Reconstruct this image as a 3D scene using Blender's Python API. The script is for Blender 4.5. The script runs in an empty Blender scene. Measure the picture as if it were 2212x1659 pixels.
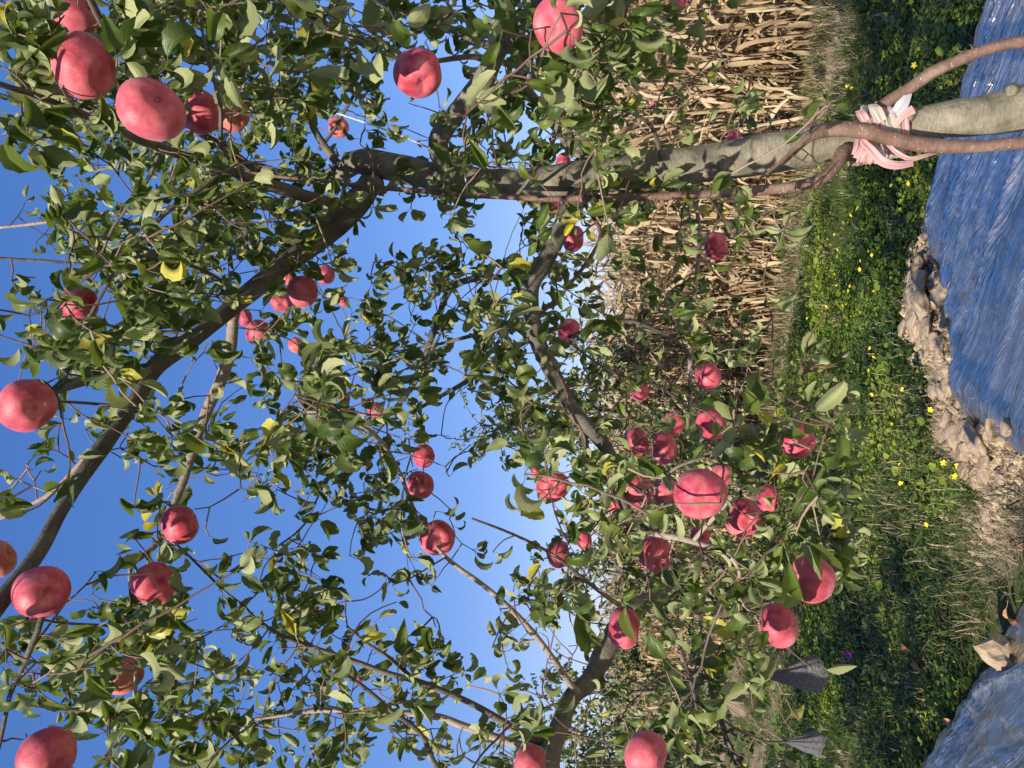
import bpy, bmesh, math, random
import numpy as np
from mathutils import Vector, Matrix
random.seed(7); rng = np.random.default_rng(11)
C = bpy.context.scene.collection

# ------------------------------------------------------------------ camera, sky, sun, exposure
IW, IH, F = 2212.0, 1659.0, 1662.0
PITCH = math.radians(10.2)
CAMZ = 1.5
cP, sP = math.cos(PITCH), math.sin(PITCH)
FW = np.array([0, cP, sP]); UP = np.array([0, -sP, cP]); RT = np.array([1.0, 0, 0])
cd = bpy.data.cameras.new('camera'); cam = bpy.data.objects.new('camera', cd); C.objects.link(cam)
cd.sensor_width = 36; cd.lens = F / IW * 36; cd.clip_end = 3000; cd.clip_start = 0.05
m = Matrix(((-UP[0], RT[0], -FW[0], 0), (-UP[1], RT[1], -FW[1], 0), (-UP[2], RT[2], -FW[2], CAMZ), (0, 0, 0, 1)))
cam.matrix_world = m          # the phone was held upright: the picture lies on its side
bpy.context.scene.camera = cam

SUN_AZ = math.radians(209)     # clockwise from +Y: behind the camera, to its left
SUN_EL = math.radians(30)
w = bpy.data.worlds.new('World'); bpy.context.scene.world = w; w.use_nodes = True
nt = w.node_tree; nt.nodes.clear()
sky = nt.nodes.new('ShaderNodeTexSky'); sky.sky_type = 'NISHITA'; sky.sun_disc = False
sky.sun_elevation = SUN_EL; sky.sun_rotation = SUN_AZ; sky.air_density = 1.0; sky.dust_density = 0.3; sky.ozone_density = 2.2
hs = nt.nodes.new('ShaderNodeHueSaturation'); hs.inputs['Saturation'].default_value = 1.75; hs.inputs['Hue'].default_value = .508
bg = nt.nodes.new('ShaderNodeBackground'); bg.inputs['Strength'].default_value = 0.16
wo = nt.nodes.new('ShaderNodeOutputWorld')
gmn = nt.nodes.new('ShaderNodeGamma'); gmn.inputs[1].default_value = .55
nt.links.new(sky.outputs[0], gmn.inputs[0]); nt.links.new(gmn.outputs[0], hs.inputs['Color']); mx = nt.nodes.new('ShaderNodeMixRGB'); mx.blend_type = 'MULTIPLY'; mx.inputs[0].default_value = 1; mx.inputs[2].default_value = (1.06, 1.0, 1.27, 1)
nt.links.new(hs.outputs[0], mx.inputs[1]); nt.links.new(mx.outputs[0], bg.inputs['Color']); nt.links.new(bg.outputs[0], wo.inputs['Surface'])
sd = bpy.data.lights.new('sun', 'SUN'); sd.energy = 5.0; sd.angle = math.radians(0.53); sd.color = (1.0, 0.93, 0.82)
so = bpy.data.objects.new('sun', sd); C.objects.link(so)
sv = Vector((math.sin(SUN_AZ) * math.cos(SUN_EL), math.cos(SUN_AZ) * math.cos(SUN_EL), math.sin(SUN_EL)))
so.rotation_euler = sv.to_track_quat('Z', 'Y').to_euler(); so.location = (-3, -4, 6)
sc = bpy.context.scene
sc.view_settings.view_transform = 'Standard'; sc.view_settings.look = 'None'; sc.view_settings.gamma = 1
sc.view_settings.exposure = 0.8
sc.render.engine = 'CYCLES'
sc.cycles.max_bounces = 6; sc.cycles.diffuse_bounces = 3; sc.cycles.glossy_bounces = 3; sc.cycles.transmission_bounces = 4; sc.cycles.transparent_max_bounces = 4

# ------------------------------------------------------------------ geometry helpers
def ray(x, y):
    return FW + RT * ((IH / 2 - y) / F) - UP * ((x - IW / 2) / F)
def W3(x, y, c):                       # photograph point at depth c along the view axis -> world
    return np.array([0, 0, CAMZ]) + ray(x, y) * c
def G(x, y, z=0.0):                    # photograph point -> ground
    r = ray(x, y); t = (z - CAMZ) / r[2]; return np.array([0, 0, CAMZ]) + r * t
def proj(P):
    d = np.asarray(P) - np.array([0, 0, CAMZ]); c = d @ FW
    return IW / 2 - (d @ UP) / c * F, IH / 2 - (d @ RT) / c * F, c
E = np.array([-0.72, 0.69, 0.0]); E /= np.linalg.norm(E)      # direction of the orchard rows
N = np.array([E[1], -E[0], 0.0])                               # across the rows, towards the corn
def EN(e, n, z=0.0): return E * e + N * n + np.array([0, 0, z])
def nrm(v):
    v = np.asarray(v, float); return v / (np.linalg.norm(v, axis=-1, keepdims=True) + 1e-12)

def lattice(ix, iy, seed):
    h = (ix.astype(np.int64) * 374761393 + iy.astype(np.int64) * 668265263 + seed * 974634777) & 0x7fffffff
    h = ((h ^ (h >> 13)) * 1274126177) & 0x7fffffff
    return ((h ^ (h >> 16)) & 0xffff) / 65535.0
def vnoise(x, y, seed=0):
    x = np.asarray(x, float); y = np.asarray(y, float)
    ix = np.floor(x); iy = np.floor(y); fx = x - ix; fy = y - iy
    fx = fx * fx * (3 - 2 * fx); fy = fy * fy * (3 - 2 * fy)
    a = lattice(ix, iy, seed); b = lattice(ix + 1, iy, seed); c = lattice(ix, iy + 1, seed); d = lattice(ix + 1, iy + 1, seed)
    return (a * (1 - fx) + b * fx) * (1 - fy) + (c * (1 - fx) + d * fx) * fy
def fbm(x, y, seed=0, o=4):
    s = 0; a = .5; t = 0
    for k in range(o):
        s = s + a * vnoise(np.asarray(x) * 2 ** k, np.asarray(y) * 2 ** k, seed + k); t += a; a *= .5
    return s / t

class MB:                                # collects geometry for ONE mesh object
    def __init__(s): s.v = []; s.f = []; s.uv = []; s.n = 0; s.a = {}; s.mi = {}
    def add(s, V, Fc, UV=None, **attrs):
        V = np.asarray(V, np.float32); Fc = np.asarray(Fc, np.int32)
        s.v.append(V); s.f.append(Fc + s.n); s.uv.append(np.zeros((len(V), 2), np.float32) if UV is None else np.asarray(UV, np.float32))
        for k in ('rnd', 'yel'):
            q = attrs.get(k, 0.5 if k == 'rnd' else 0.0)
            s.a.setdefault(k, []).append(np.broadcast_to(np.asarray(q, np.float32), (len(V),)))
        s.n += len(V)
    def mesh(s, name, mat, smooth=True):
        me = bpy.data.meshes.new(name)
        V = np.concatenate(s.v); me.vertices.add(len(V)); me.vertices.foreach_set('co', V.ravel())
        loops = np.concatenate([f.ravel() for f in s.f]); tot = np.concatenate([np.full(len(f), f.shape[1], np.int32) for f in s.f])
        st = np.concatenate([[0], np.cumsum(tot)[:-1]]).astype(np.int32)
        me.loops.add(len(loops)); me.loops.foreach_set('vertex_index', loops)
        me.polygons.add(len(tot)); me.polygons.foreach_set('loop_start', st)
        me.polygons.foreach_set('use_smooth', np.full(len(tot), smooth))
        me.update(calc_edges=True)
        UV = np.concatenate(s.uv); ul = me.uv_layers.new(name='UVMap'); ul.data.foreach_set('uv', UV[loops].ravel())
        for k, l in s.a.items():
            at = me.attributes.new(k, 'FLOAT', 'POINT'); at.data.foreach_set('value', np.concatenate(l).astype(np.float32))
        for q in (mat if isinstance(mat, tuple) else (mat,)):
            if q: me.materials.append(q)
        if s.mi: me.polygons.foreach_set('material_index', np.concatenate([np.full(len(f), s.mi.get(k, 0), np.int32) for k, f in enumerate(s.f)]))
        me.validate(); return me
    def merge(s, o, mi):                 # take over another collector, under its own material slot
        for f in o.f: s.mi[len(s.f)] = mi; s.f.append(f + s.n)
        s.v += o.v; s.uv += o.uv; s.n += o.n
        for k in o.a: s.a.setdefault(k, []).extend(o.a[k])
    def build(s, name, mat, parent=None, smooth=True):
        o = bpy.data.objects.new(name, s.mesh(name, mat, smooth)); C.objects.link(o)
        if parent is not None:
            o.parent = parent; o.matrix_parent_inverse = Matrix.Translation(-parent.location) if parent.type == 'EMPTY' and parent.parent is None else Matrix()
        return o
def tag(o, label=None, cat=None, group=None, kind=None):
    if label: o['label'] = label
    if cat: o['category'] = cat
    if group: o['group'] = group
    if kind: o['kind'] = kind
    return o
def empty(name, loc):
    o = bpy.data.objects.new(name, None); C.objects.link(o); o.location = [float(q) for q in loc]; o.empty_display_size = .1; return o

def catmull(P, R, step=0.02):
    P = np.asarray(P, float); R = np.asarray(R, float); n = len(P)
    if n < 3:
        k = max(2, int(np.linalg.norm(P[-1] - P[0]) / step)); t = np.linspace(0, 1, k)[:, None]
        return P[0] * (1 - t) + P[-1] * t, (R[0] * (1 - t) + R[-1] * t)[:, 0]
    Q = np.vstack([2 * P[0] - P[1], P, 2 * P[-1] - P[-2]]); out = []; rr = []
    for i in range(n - 1):
        p0, p1, p2, p3 = Q[i:i + 4]; k = max(2, int(np.linalg.norm(p2 - p1) / step))
        t = np.arange(k)[:, None] / k
        out.append(.5 * ((2 * p1) + (-p0 + p2) * t + (2 * p0 - 5 * p1 + 4 * p2 - p3) * t ** 2 + (-p0 + 3 * p1 - 3 * p2 + p3) * t ** 3))
        tt = t[:, 0]; tt = tt * tt * (3 - 2 * tt); rr.append(R[i] * (1 - tt) + R[i + 1] * tt)
    out.append(P[-1:]); rr.append(R[-1:]); return np.vstack(out), np.concatenate(rr)
def tube(mb, P, R, seg=10, bump=0.0, seed=0, cap=True, rnd=.5):
    P = np.asarray(P, float); R = np.asarray(R, float); n = len(P)
    T = nrm(np.gradient(P, axis=0)); a = np.array([0, 0, 1.0]) if abs(T[0][2]) < .9 else np.array([1.0, 0, 0])
    X = np.zeros((n, 3)); X[0] = nrm(np.cross(T[0], a))
    for i in range(1, n):
        x = X[i - 1] - T[i] * (X[i - 1] @ T[i]); X[i] = nrm(x)
    Y = np.cross(T, X); L = np.concatenate([[0], np.cumsum(np.linalg.norm(np.diff(P, axis=0), axis=1))])
    th = np.linspace(0, 2 * np.pi, seg + 1)
    RR = np.repeat(R[:, None], seg + 1, 1)
    if bump:
        d = fbm(L[:, None] * 14 + seed * 3.1, np.cos(th)[None] * 1.6 + 5, seed) * .5 + fbm(L[:, None] * 14, np.sin(th)[None] * 1.6 + 9, seed + 5) * .5 - .5
        d2 = fbm(L[:, None] * 60, np.cos(th)[None] * 4, seed + 9, 2) * .5 + fbm(L[:, None] * 60, np.sin(th)[None] * 4 + 3, seed + 9, 2) * .5 - .5
        RR = RR * (1 + bump * 2.2 * d + bump * .6 * d2)
    V = P[:, None] + (X[:, None] * np.cos(th)[None, :, None] + Y[:, None] * np.sin(th)[None, :, None]) * RR[..., None]
    UV = np.stack([np.broadcast_to(th[None] * R.mean(), (n, seg + 1)), np.broadcast_to(L[:, None], (n, seg + 1))], -1) + np.array([seed * .37, seed * .71])
    i, j = np.meshgrid(np.arange(n - 1), np.arange(seg), indexing='ij'); b = (i * (seg + 1) + j).ravel()
    mb.add(V.reshape(-1, 3), np.stack([b, b + 1, b + seg + 2, b + seg + 1], 1), UV.reshape(-1, 2), rnd=rnd)
    if cap:
        Vc = np.vstack([V[-1, :-1], (P[-1] + T[-1] * R[-1] * .5)[None]]); k = np.arange(seg)
        mb.add(Vc, np.stack([k, (k + 1) % seg, np.full(seg, seg)], 1), np.tile(UV[-1, :1], (seg + 1, 1)), rnd=rnd)

# ------------------------------------------------------------------ materials
class Mat:
    def __init__(s, name, rough=.6, spec=.3):
        s.m = bpy.data.materials.new(name); s.m.use_nodes = True; s.t = s.m.node_tree; s.b = s.t.nodes['Principled BSDF']; s.out = s.t.nodes['Material Output']
        s.b.inputs['Roughness'].default_value = rough; s.b.inputs['Specular IOR Level'].default_value = spec
    def n(s, typ, **kw):
        x = s.t.nodes.new('ShaderNode' + typ)
        for k, v in kw.items():
            if k in x.inputs: x.inputs[k].default_value = v
            else: setattr(x, k, v)
        return x
    def l(s, a, b): s.t.links.new(a, b)
    def uv(s, sx=1, sy=1, sz=1, obj=False):
        tc = s.n('TexCoord'); mp = s.n('Mapping'); mp.inputs['Scale'].default_value = (sx, sy, sz); s.l(tc.outputs['Object' if obj else 'UV'], mp.inputs['Vector']); return mp.outputs[0]
    def noise(s, vec, scale, detail=4, rough=.55):
        x = s.n('TexNoise'); x.inputs['Scale'].default_value = scale; x.inputs['Detail'].default_value = detail; x.inputs['Roughness'].default_value = rough
        s.l(vec, x.inputs['Vector']); return x.outputs['Fac']
    def ramp(s, fac, stops, interp='LINEAR'):
        x = s.n('ValToRGB'); r = x.color_ramp; r.interpolation = interp
        while len(r.elements) < len(stops): r.elements.new(.5)
        for e, (p, c) in zip(r.elements, stops): e.position = p; e.color = (*c, 1) if len(c) == 3 else c
        s.l(fac, x.inputs[0]); return x.outputs[0]
    def mix(s, fac, a, b, mode='MIX'):
        x = s.n('MixRGB'); x.blend_type = mode
        for k, v in ((0, fac), (1, a), (2, b)):
            if hasattr(v, 'links'): s.l(v, x.inputs[k])
            else: x.inputs[k].default_value = v if k == 0 else (*v, 1)
        return x.outputs[0]
    def bump(s, h, strength=.3, dist=.002):
        x = s.n('Bump'); x.inputs['Strength'].default_value = strength; x.inputs['Distance'].default_value = dist; s.l(h, x.inputs['Height']); s.l(x.outputs[0], s.b.inputs['Normal']); return x
    def math(s, op, a, b=None, clamp=False):
        x = s.n('Math'); x.operation = op; x.use_clamp = clamp
        for k, v in ((0, a), (1, b)):
            if v is None: continue
            if hasattr(v, 'links'): s.l(v, x.inputs[k])
            else: x.inputs[k].default_value = v
        return x.outputs[0]
    def attr(s, name):
        x = s.n('Attribute'); x.attribute_name = name; return x.outputs['Fac']

def bark_mat(name, c1, c2, c3, dots, rough=.75, lent=.5):
    M = Mat(name, rough, .25); u = M.uv()
    f = M.ramp(M.noise(u, 13, 7, .7), [(.33, c1), (.5, c2), (.66, c3)])
    fine = M.noise(M.uv(60, 260), 1, 3); f = M.mix(.38, f, M.ramp(fine, [(.3, (.25, .22, .18)), (.7, (1, 1, 1))]), 'MULTIPLY')
    vo = M.n('TexVoronoi'); vo.inputs['Scale'].default_value = 1; M.l(M.uv(250, 250), vo.inputs['Vector'])
    bl = M.ramp(M.noise(M.uv(24, 9), 1, 5, .65), [(.56, (0, 0, 0)), (.64, (.55, .55, .55))]); f = M.mix(bl, f, c1)          # darker weathered patches
    spot = M.math('LESS_THAN', vo.outputs['Distance'], .24); gate = M.math('GREATER_THAN', M.noise(u, 40, 2), 1 - lent)
    spot = M.math('MULTIPLY', spot, gate)
    f = M.mix(spot, f, dots)
    bk = M.math('GREATER_THAN', M.noise(M.uv(22, 110), 1, 4, .7), .66)      # dark cross cracks
    f = M.mix(M.math('MULTIPLY', bk, .55), f, (.045, .035, .025)); M.l(f, M.b.inputs['Base Color'])
    h = M.math('ADD', M.noise(u, 45, 6, .7), M.math('MULTIPLY', spot, .35)); M.bump(h, .9, .006); return M.m
BARK_OLD = bark_mat('bark_old', (.10, .085, .065), (.19, .17, .12), (.285, .255, .19), (.40, .27, .1), lent=.4)
BARK_MID = bark_mat('bark_mid', (.075, .064, .05), (.125, .108, .085), (.19, .17, .135), (.30, .23, .15), lent=.4)
BARK_PALE = bark_mat('bark_pale', (.26, .20, .155), (.33, .265, .21), (.40, .33, .27), (.5, .4, .3), lent=.3)
BARK_RED = bark_mat('bark_red', (.11, .062, .046), (.17, .10, .075), (.25, .17, .13), (.56, .44, .28), rough=.55, lent=.42)
def twig_mat():
    M = Mat('twig_bark', .6, .3); f = M.ramp(M.attr('rnd'), [(0, (.085, .052, .036)), (.6, (.15, .09, .065)), (1, (.28, .2, .15))])
    f = M.mix(.3, f, M.ramp(M.noise(M.uv(), 120, 3), [(.3, (.4, .4, .4)), (.7, (1.2, 1.1, 1))]), 'MULTIPLY'); M.l(f, M.b.inputs['Base Color']); return M.m
TWIG = twig_mat()

def leaf_mat(name='apple_leaf', top=((.024, .047, .008), (.06, .10, .014), (.14, .17, .03)), under=((.17, .20, .065), (.40, .41, .19)), tr=.34, veins=True):
    M = Mat(name, .42, .45); t = M.t
    r = M.attr('rnd'); yl = M.attr('yel'); u = M.uv(); sx = M.n('SeparateXYZ'); M.l(u, sx.inputs[0])
    au = M.math('ABSOLUTE', M.math('SUBTRACT', sx.outputs[0], .5))
    tone = M.ramp(r, [(0, top[0]), (.55, top[1]), (1, top[2])])
    blot = M.noise(M.uv(3, 3), 1.6, 3); tone = M.mix(M.ramp(blot, [(.45, (0, 0, 0)), (.75, (.5, .5, .5))]), tone, top[2])
    bk = M.ramp(r, [(0, under[0]), (1, under[1])])
    ylc = M.ramp(M.noise(M.uv(5, 5), 1, 3), [(.35, (.42, .42, .04)), (.62, (.62, .5, .05)), (.7, (.3, .13, .03))])
    if veins:
        mid = M.math('SUBTRACT', 1, M.math('MULTIPLY', au, 28), True)
        ph = M.math('SUBTRACT', M.math('MULTIPLY', sx.outputs[1], 9.5), M.math('MULTIPLY', au, 9))
        sv_ = M.math('ABSOLUTE', M.math('SUBTRACT', M.math('FRACT', ph), .5)); sv_ = M.math('SUBTRACT', 1, M.math('MULTIPLY', sv_, 9), True)
        ve = M.math('MAXIMUM', mid, M.math('MULTIPLY', sv_, .45))
        tone = M.mix(M.math('MULTIPLY', ve, .6), tone, (.15, .2, .06)); bk = M.mix(M.math('MULTIPLY', ve, .6), bk, (.3, .32, .2))
        hgt = M.math('ADD', M.math('MULTIPLY', ve, -1), M.math('MULTIPLY', M.noise(M.uv(14, 22), 1, 3), .6)); M.bump(hgt, .5, .0012)
    if veins:
        vs = M.n('TexVoronoi'); vs.inputs['Scale'].default_value = 7; cv = M.n('CombineXYZ'); M.l(M.math('ADD', sx.outputs[0], M.math('MULTIPLY', r, 40)), cv.inputs[0]); M.l(M.math('MULTIPLY', sx.outputs[1], 2), cv.inputs[1]); M.l(cv.outputs[0], vs.inputs['Vector'])
        spt = M.math('MULTIPLY', M.math('LESS_THAN', vs.outputs['Distance'], .2), M.math('MULTIPLY', M.math('GREATER_THAN', M.math('FRACT', M.math('MULTIPLY', r, 9.7)), .72), .7)); tone = M.mix(spt, tone, (.10, .055, .02)); bk = M.mix(spt, bk, (.12, .07, .03))
    tone = M.mix(yl, tone, ylc); bk = M.mix(yl, bk, ylc)
    geo = M.n('NewGeometry'); col = M.mix(geo.outputs['Backfacing'], tone, bk)
    M.l(col, M.b.inputs['Base Color'])
    M.l(M.math('ADD', M.math('MULTIPLY', geo.outputs['Backfacing'], .22), .42), M.b.inputs['Roughness'])
    tl = M.n('BsdfTranslucent'); M.l(M.mix(yl, M.mix(.5, tone, (.22, .32, .02)), (.7, .55, .05)), tl.inputs['Color'])
    ms = M.n('MixShader'); ms.inputs[0].default_value = tr; M.l(M.b.outputs[0], ms.inputs[1]); M.l(tl.outputs[0], ms.inputs[2]); M.l(ms.outputs[0], M.out.inputs['Surface'])
    return M.m
LEAF = leaf_mat()
LEAF_FAR = leaf_mat('far_leaf', top=((.03, .055, .014), (.06, .095, .022), (.13, .15, .05)), under=((.16, .18, .075), (.33, .33, .17)), veins=False)

def apple_mat(name, lo, mid, hi, yel, pale=0.0):
    M = Mat(name, .5, .3); o = M.uv(obj=True); oi = M.n('ObjectInfo')
    off = M.n('VectorMath'); off.operation = 'ADD'; cmb = M.n('CombineXYZ'); M.l(M.math('MULTIPLY', oi.outputs['Random'], 31), cmb.inputs[0]); M.l(M.math('MULTIPLY', oi.outputs['Random'], 17), cmb.inputs[1])
    M.l(o, off.inputs[0]); M.l(cmb.outputs[0], off.inputs[1]); v = off.outputs[0]
    f = M.ramp(M.noise(v, 1.3, 4), [(.36, lo), (.5, mid), (.66, hi)])
    f = M.mix(M.math('MULTIPLY', M.math('SUBTRACT', oi.outputs['Random'], .5, True), .7), f, hi)      # some fruit paler
    # fine streaks running from stem to eye
    sp = M.n('SeparateXYZ'); M.l(o, sp.inputs[0]); ang = M.math('ARCTAN2', sp.outputs[1], sp.outputs[0])
    cs = M.n('CombineXYZ'); M.l(M.math('MULTIPLY', ang, 9), cs.inputs[0]); M.l(M.math('MULTIPLY', sp.outputs[2], 1.3), cs.inputs[1]); M.l(M.math('MULTIPLY', oi.outputs['Random'], 13), cs.inputs[2])
    st = M.noise(cs.outputs[0], 1.5, 4, .7); f = M.mix(M.ramp(st, [(.5, (0, 0, 0)), (.75, (.45, .45, .45))]), f, hi)
    # yellower round the eye and the stem
    az = M.math('ABSOLUTE', sp.outputs[2]); wv = M.math('ADD', az, M.math('MULTIPLY', M.noise(v, 2.5, 3), .5))
    f = M.mix(M.math('MULTIPLY', M.math('SUBTRACT', wv, 1.02 - pale, True), 2.2, True), f, yel)
    vo = M.n('TexVoronoi'); vo.inputs['Scale'].default_value = 15; M.l(v, vo.inputs['Vector'])
    gt = M.math('GREATER_THAN', M.noise(v, 14, 1), .5)
    f = M.mix(M.math('MULTIPLY', M.math('MULTIPLY', M.math('LESS_THAN', vo.outputs['Distance'], .17), .6), gt), f, (.72, .40, .30))
    M.l(f, M.b.inputs['Base Color']); M.bump(M.noise(v, 22, 3), .08, .02)
    M.b.inputs['Sheen Weight'].default_value = .12; M.b.inputs['Sheen Roughness'].default_value = .5; M.b.inputs['Sheen Tint'].default_value = (1, .8, .85, 1)
    M.b.inputs['Subsurface Weight'].default_value = .0
    return M.m
APPLE = apple_mat('apple_skin', (.27, .015, .035), (.44, .048, .08), (.57, .145, .16), (.54, .26, .14))
APPLE_OR = apple_mat('apple_skin_pale', (.42, .05, .06), (.52, .12, .10), (.58, .20, .14), (.56, .27, .14), pale=.15)
def flat(name, col, rough=.6, spec=.3, var=None, scale=30, tr=0, obj=True):
    M = Mat(name, rough, spec); f = M.ramp(M.noise(M.uv(obj=obj), scale, 4), [(.3, tuple(q * .7 for q in col)), (.7, tuple(min(1, q * 1.2) for q in col) if var is None else var)])
    M.l(f, M.b.inputs['Base Color'])
    if tr:
        tl = M.n('BsdfTranslucent'); M.l(f, tl.inputs['Color']); ms = M.n('MixShader'); ms.inputs[0].default_value = tr
        M.l(M.b.outputs[0], ms.inputs[1]); M.l(tl.outputs[0], ms.inputs[2]); M.l(ms.outputs[0], M.out.inputs['Surface'])
    return M.m
CALYX = flat('calyx_brown', (.05, .035, .02)); STEM = flat('stem_brown', (.13, .08, .05), scale=90)

# ------------------------------------------------------------------ apple leaves (curled templates)
def leaf_template(seed, nl=12, na=4, simple=False):
    r = np.random.default_rng(seed); s = np.linspace(0, 1, nl + 1); q = np.linspace(-1, 1, na + 1)
    wd = .25 * r.uniform(.72, 1.15) * np.sin(np.pi * np.clip(s, 0, 1) ** .86) ** .78; wd[0] = .012; wd[-1] = .004
    if not simple: wd[1:-1] *= 1 + .05 * np.where(np.arange(nl - 1) % 2, 1, -1)
    fold = r.uniform(.3, 1.15); curl = r.uniform(.5, 2.9) * (1 if r.random() < .8 else -.4); tw = r.uniform(-.9, .9); wave = r.uniform(.02, .07); wp = r.uniform(0, 6); wf = r.uniform(7, 13)
    cup = r.uniform(-.25, .5); bend = r.uniform(-.5, .5)
    a = -curl * s ** 1.3; ds = np.diff(s, prepend=0); yy = np.cumsum(np.cos(a) * ds); zz = np.cumsum(np.sin(a) * ds); xx = .35 * bend * s ** 2
    V = []; UV = []
    for i in range(nl + 1):
        for k in q:
            x = k * wd[i]; up = abs(x) * math.tan(fold * .8) + cup * x * x * 2.5 + wave * abs(k) * math.sin(wf * s[i] + wp + (1.4 if k > 0 else 0)) * (wd[i] / .3)
            x *= math.cos(fold * .7)
            ang = tw * s[i]; x2 = x * math.cos(ang) - up * math.sin(ang); u2 = x * math.sin(ang) + up * math.cos(ang)
            na_ = a[i]; V.append((x2 + xx[i], yy[i] - u2 * math.sin(na_), zz[i] + u2 * math.cos(na_))); UV.append((.5 + k * .5 * min(1, wd[i] / .3 + .15), s[i]))
    Fc = []
    for i in range(nl):
        for k in range(na):
            b = i * (na + 1) + k; Fc.append((b, b + 1, b + na + 2, b + na + 1))
    if not simple:                         # petiole
        b = len(V); L = r.uniform(.28, .42)
        for t_, w_ in ((-1, .014), (-.5, .011), (0, .014)):
            y = t_ * L; z = .06 * (t_ * t_ + t_) * 2; V += [(-w_, y, z), (w_, y, z), (0, y, z - w_ * 1.6)]; UV += [(.5, 0)] * 3
        for i in range(2):
            for k in range(3): Fc.append((b + i * 3 + k, b + i * 3 + (k + 1) % 3, b + i * 3 + 3 + (k + 1) % 3, b + i * 3 + 3 + k))
    V = np.array(V); V[:, 1] += 0 if simple else .3
    return V, np.array(Fc), np.array(UV)
TPL = [leaf_template(s) for s in range(22)]
TPL_S = [leaf_template(100 + s, 4, 2, True) for s in range(12)]
def add_leaves(mb, P, T, Nn, size, rnd, yel, tpl):
    P = np.asarray(P); T = nrm(T); S = nrm(np.cross(T, Nn)); Nn = np.cross(S, T); size = np.asarray(size); k = rng.integers(0, len(tpl), len(P))
    for q in range(len(tpl)):
        ix = np.where(k == q)[0]
        if not len(ix): continue
        V, Fc, UV = tpl[q]; nv = len(V)
        X = (P[ix, None] + (S[ix, None] * V[None, :, :1] + T[ix, None] * V[None, :, 1:2] + Nn[ix, None] * V[None, :, 2:3]) * size[ix, None, None]).reshape(-1, 3)
        FF = (Fc[None] + (np.arange(len(ix)) * nv)[:, None, None]).reshape(-1, Fc.shape[1])
        mb.add(X, FF, np.tile(UV, (len(ix), 1)), rnd=np.repeat(np.asarray(rnd)[ix], nv), yel=np.repeat(np.asarray(yel)[ix], nv))
# ------------------------------------------------------------------ the setting: ground
def bed(e, n):                        # height of the ground
    h = (fbm(e * 1.3, n * 1.3, 3) - .5) * .10 + (fbm(e * 6, n * 6, 8) - .5) * .03
    d1 = np.exp(-((n - 3.05) / .75) ** 4) * (e < 2.9)          # raised beds under the mulch
    d2 = np.exp(-((n - 1.0) / .8) ** 4)
    bank = np.exp(-((e - 2.88) / .32) ** 4) * np.exp(-((n - 3.1) / .95) ** 4)
    trk = np.exp(-((n - 6.72) / .22) ** 2) * -.03 + np.exp(-((n - 4.25) / .3) ** 2) * -.02 * (e > 4)
    return h * .5 + .03 * d1 + .03 * d2 + bank * (.01 + .03 * fbm(e * 5, n * 5, 30)) + trk
def axis(lo, hi, a, b, step):
    mid = list(np.arange(a, b, step)); up = [b]; s = step
    while up[-1] < hi: s *= 1.35; up.append(up[-1] + s)
    dn = [a - step]; s = step
    while dn[-1] > lo: s *= 1.35; dn.append(dn[-1] - s)
    return np.array(dn[::-1] + mid + up)
ea = axis(-900, 900, -2.5, 13, .06); na_ = axis(-900, 900, -.6, 8.2, .05)
ee, nn = np.meshgrid(ea, na_, indexing='ij')
hh = np.where((abs(ee) < 30) & (abs(nn) < 30), bed(ee, nn), 0)
V = E * ee[..., None] + N * nn[..., None]; V[..., 2] = hh
i, j = np.meshgrid(np.arange(len(ea) - 1), np.arange(len(na_) - 1), indexing='ij'); b = (i * len(na_) + j).ravel(); k = len(na_)
gm = MB(); gm.add(V.reshape(-1, 3), np.stack([b, b + 1, b + k + 1, b + k], 1)[:, ::-1], np.stack([ee, nn], -1).reshape(-1, 2))
M = Mat('soil_and_litter', .95, .1); u = M.uv(); sx = M.n('SeparateXYZ'); M.l(u, sx.inputs[0])
soil = M.ramp(M.noise(u, 5, 8, .7), [(.3, (.12, .085, .055)), (.5, (.23, .17, .115)), (.7, (.36, .28, .2))])
litter = M.ramp(M.noise(M.uv(60, 25), 1, 5, .7), [(.35, (.06, .05, .025)), (.5, (.2, .16, .08)), (.65, (.36, .3, .17))])
green = M.ramp(M.noise(u, 26, 5, .7), [(.3, (.02, .03, .008)), (.5, (.06, .085, .02)), (.7, (.14, .14, .05))])
pn = M.noise(u, 1.1, 4, .6)
col = M.mix(M.ramp(pn, [(.5, (0, 0, 0)), (.66, (1, 1, 1))]), green, litter)
def band(c, hw, soft=.2):             # 1 inside the strip n = c +- hw
    d = M.math('ABSOLUTE', M.math('SUBTRACT', M.math('ADD', sx.outputs[1], M.math('MULTIPLY', M.math('SUBTRACT', M.noise(u, 1.7, 3), .5), .9)), c))
    return M.math('MULTIPLY', M.math('SUBTRACT', hw + soft, d, True), 1 / soft, True)
col = M.mix(band(6.78, .22), col, M.mix(.3, soil, (.34, .265, .19)))
col = M.mix(M.math('MULTIPLY', band(4.4, .25), M.math('GREATER_THAN', sx.outputs[0], 4.4)), col, soil)
col = M.mix(M.math('MULTIPLY', band(3.0, .9), M.math('MULTIPLY', M.math('GREATER_THAN', sx.outputs[0], 2.3), M.math('LESS_THAN', sx.outputs[0], 3.15))), col, M.mix(.5, soil, (.2, .15, .105)))
M.l(col, M.b.inputs['Base Color']); M.bump(M.noise(u, 40, 8, .75), 1, .02)
tag(gm.build('ground', M.m), kind='structure')

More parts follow.
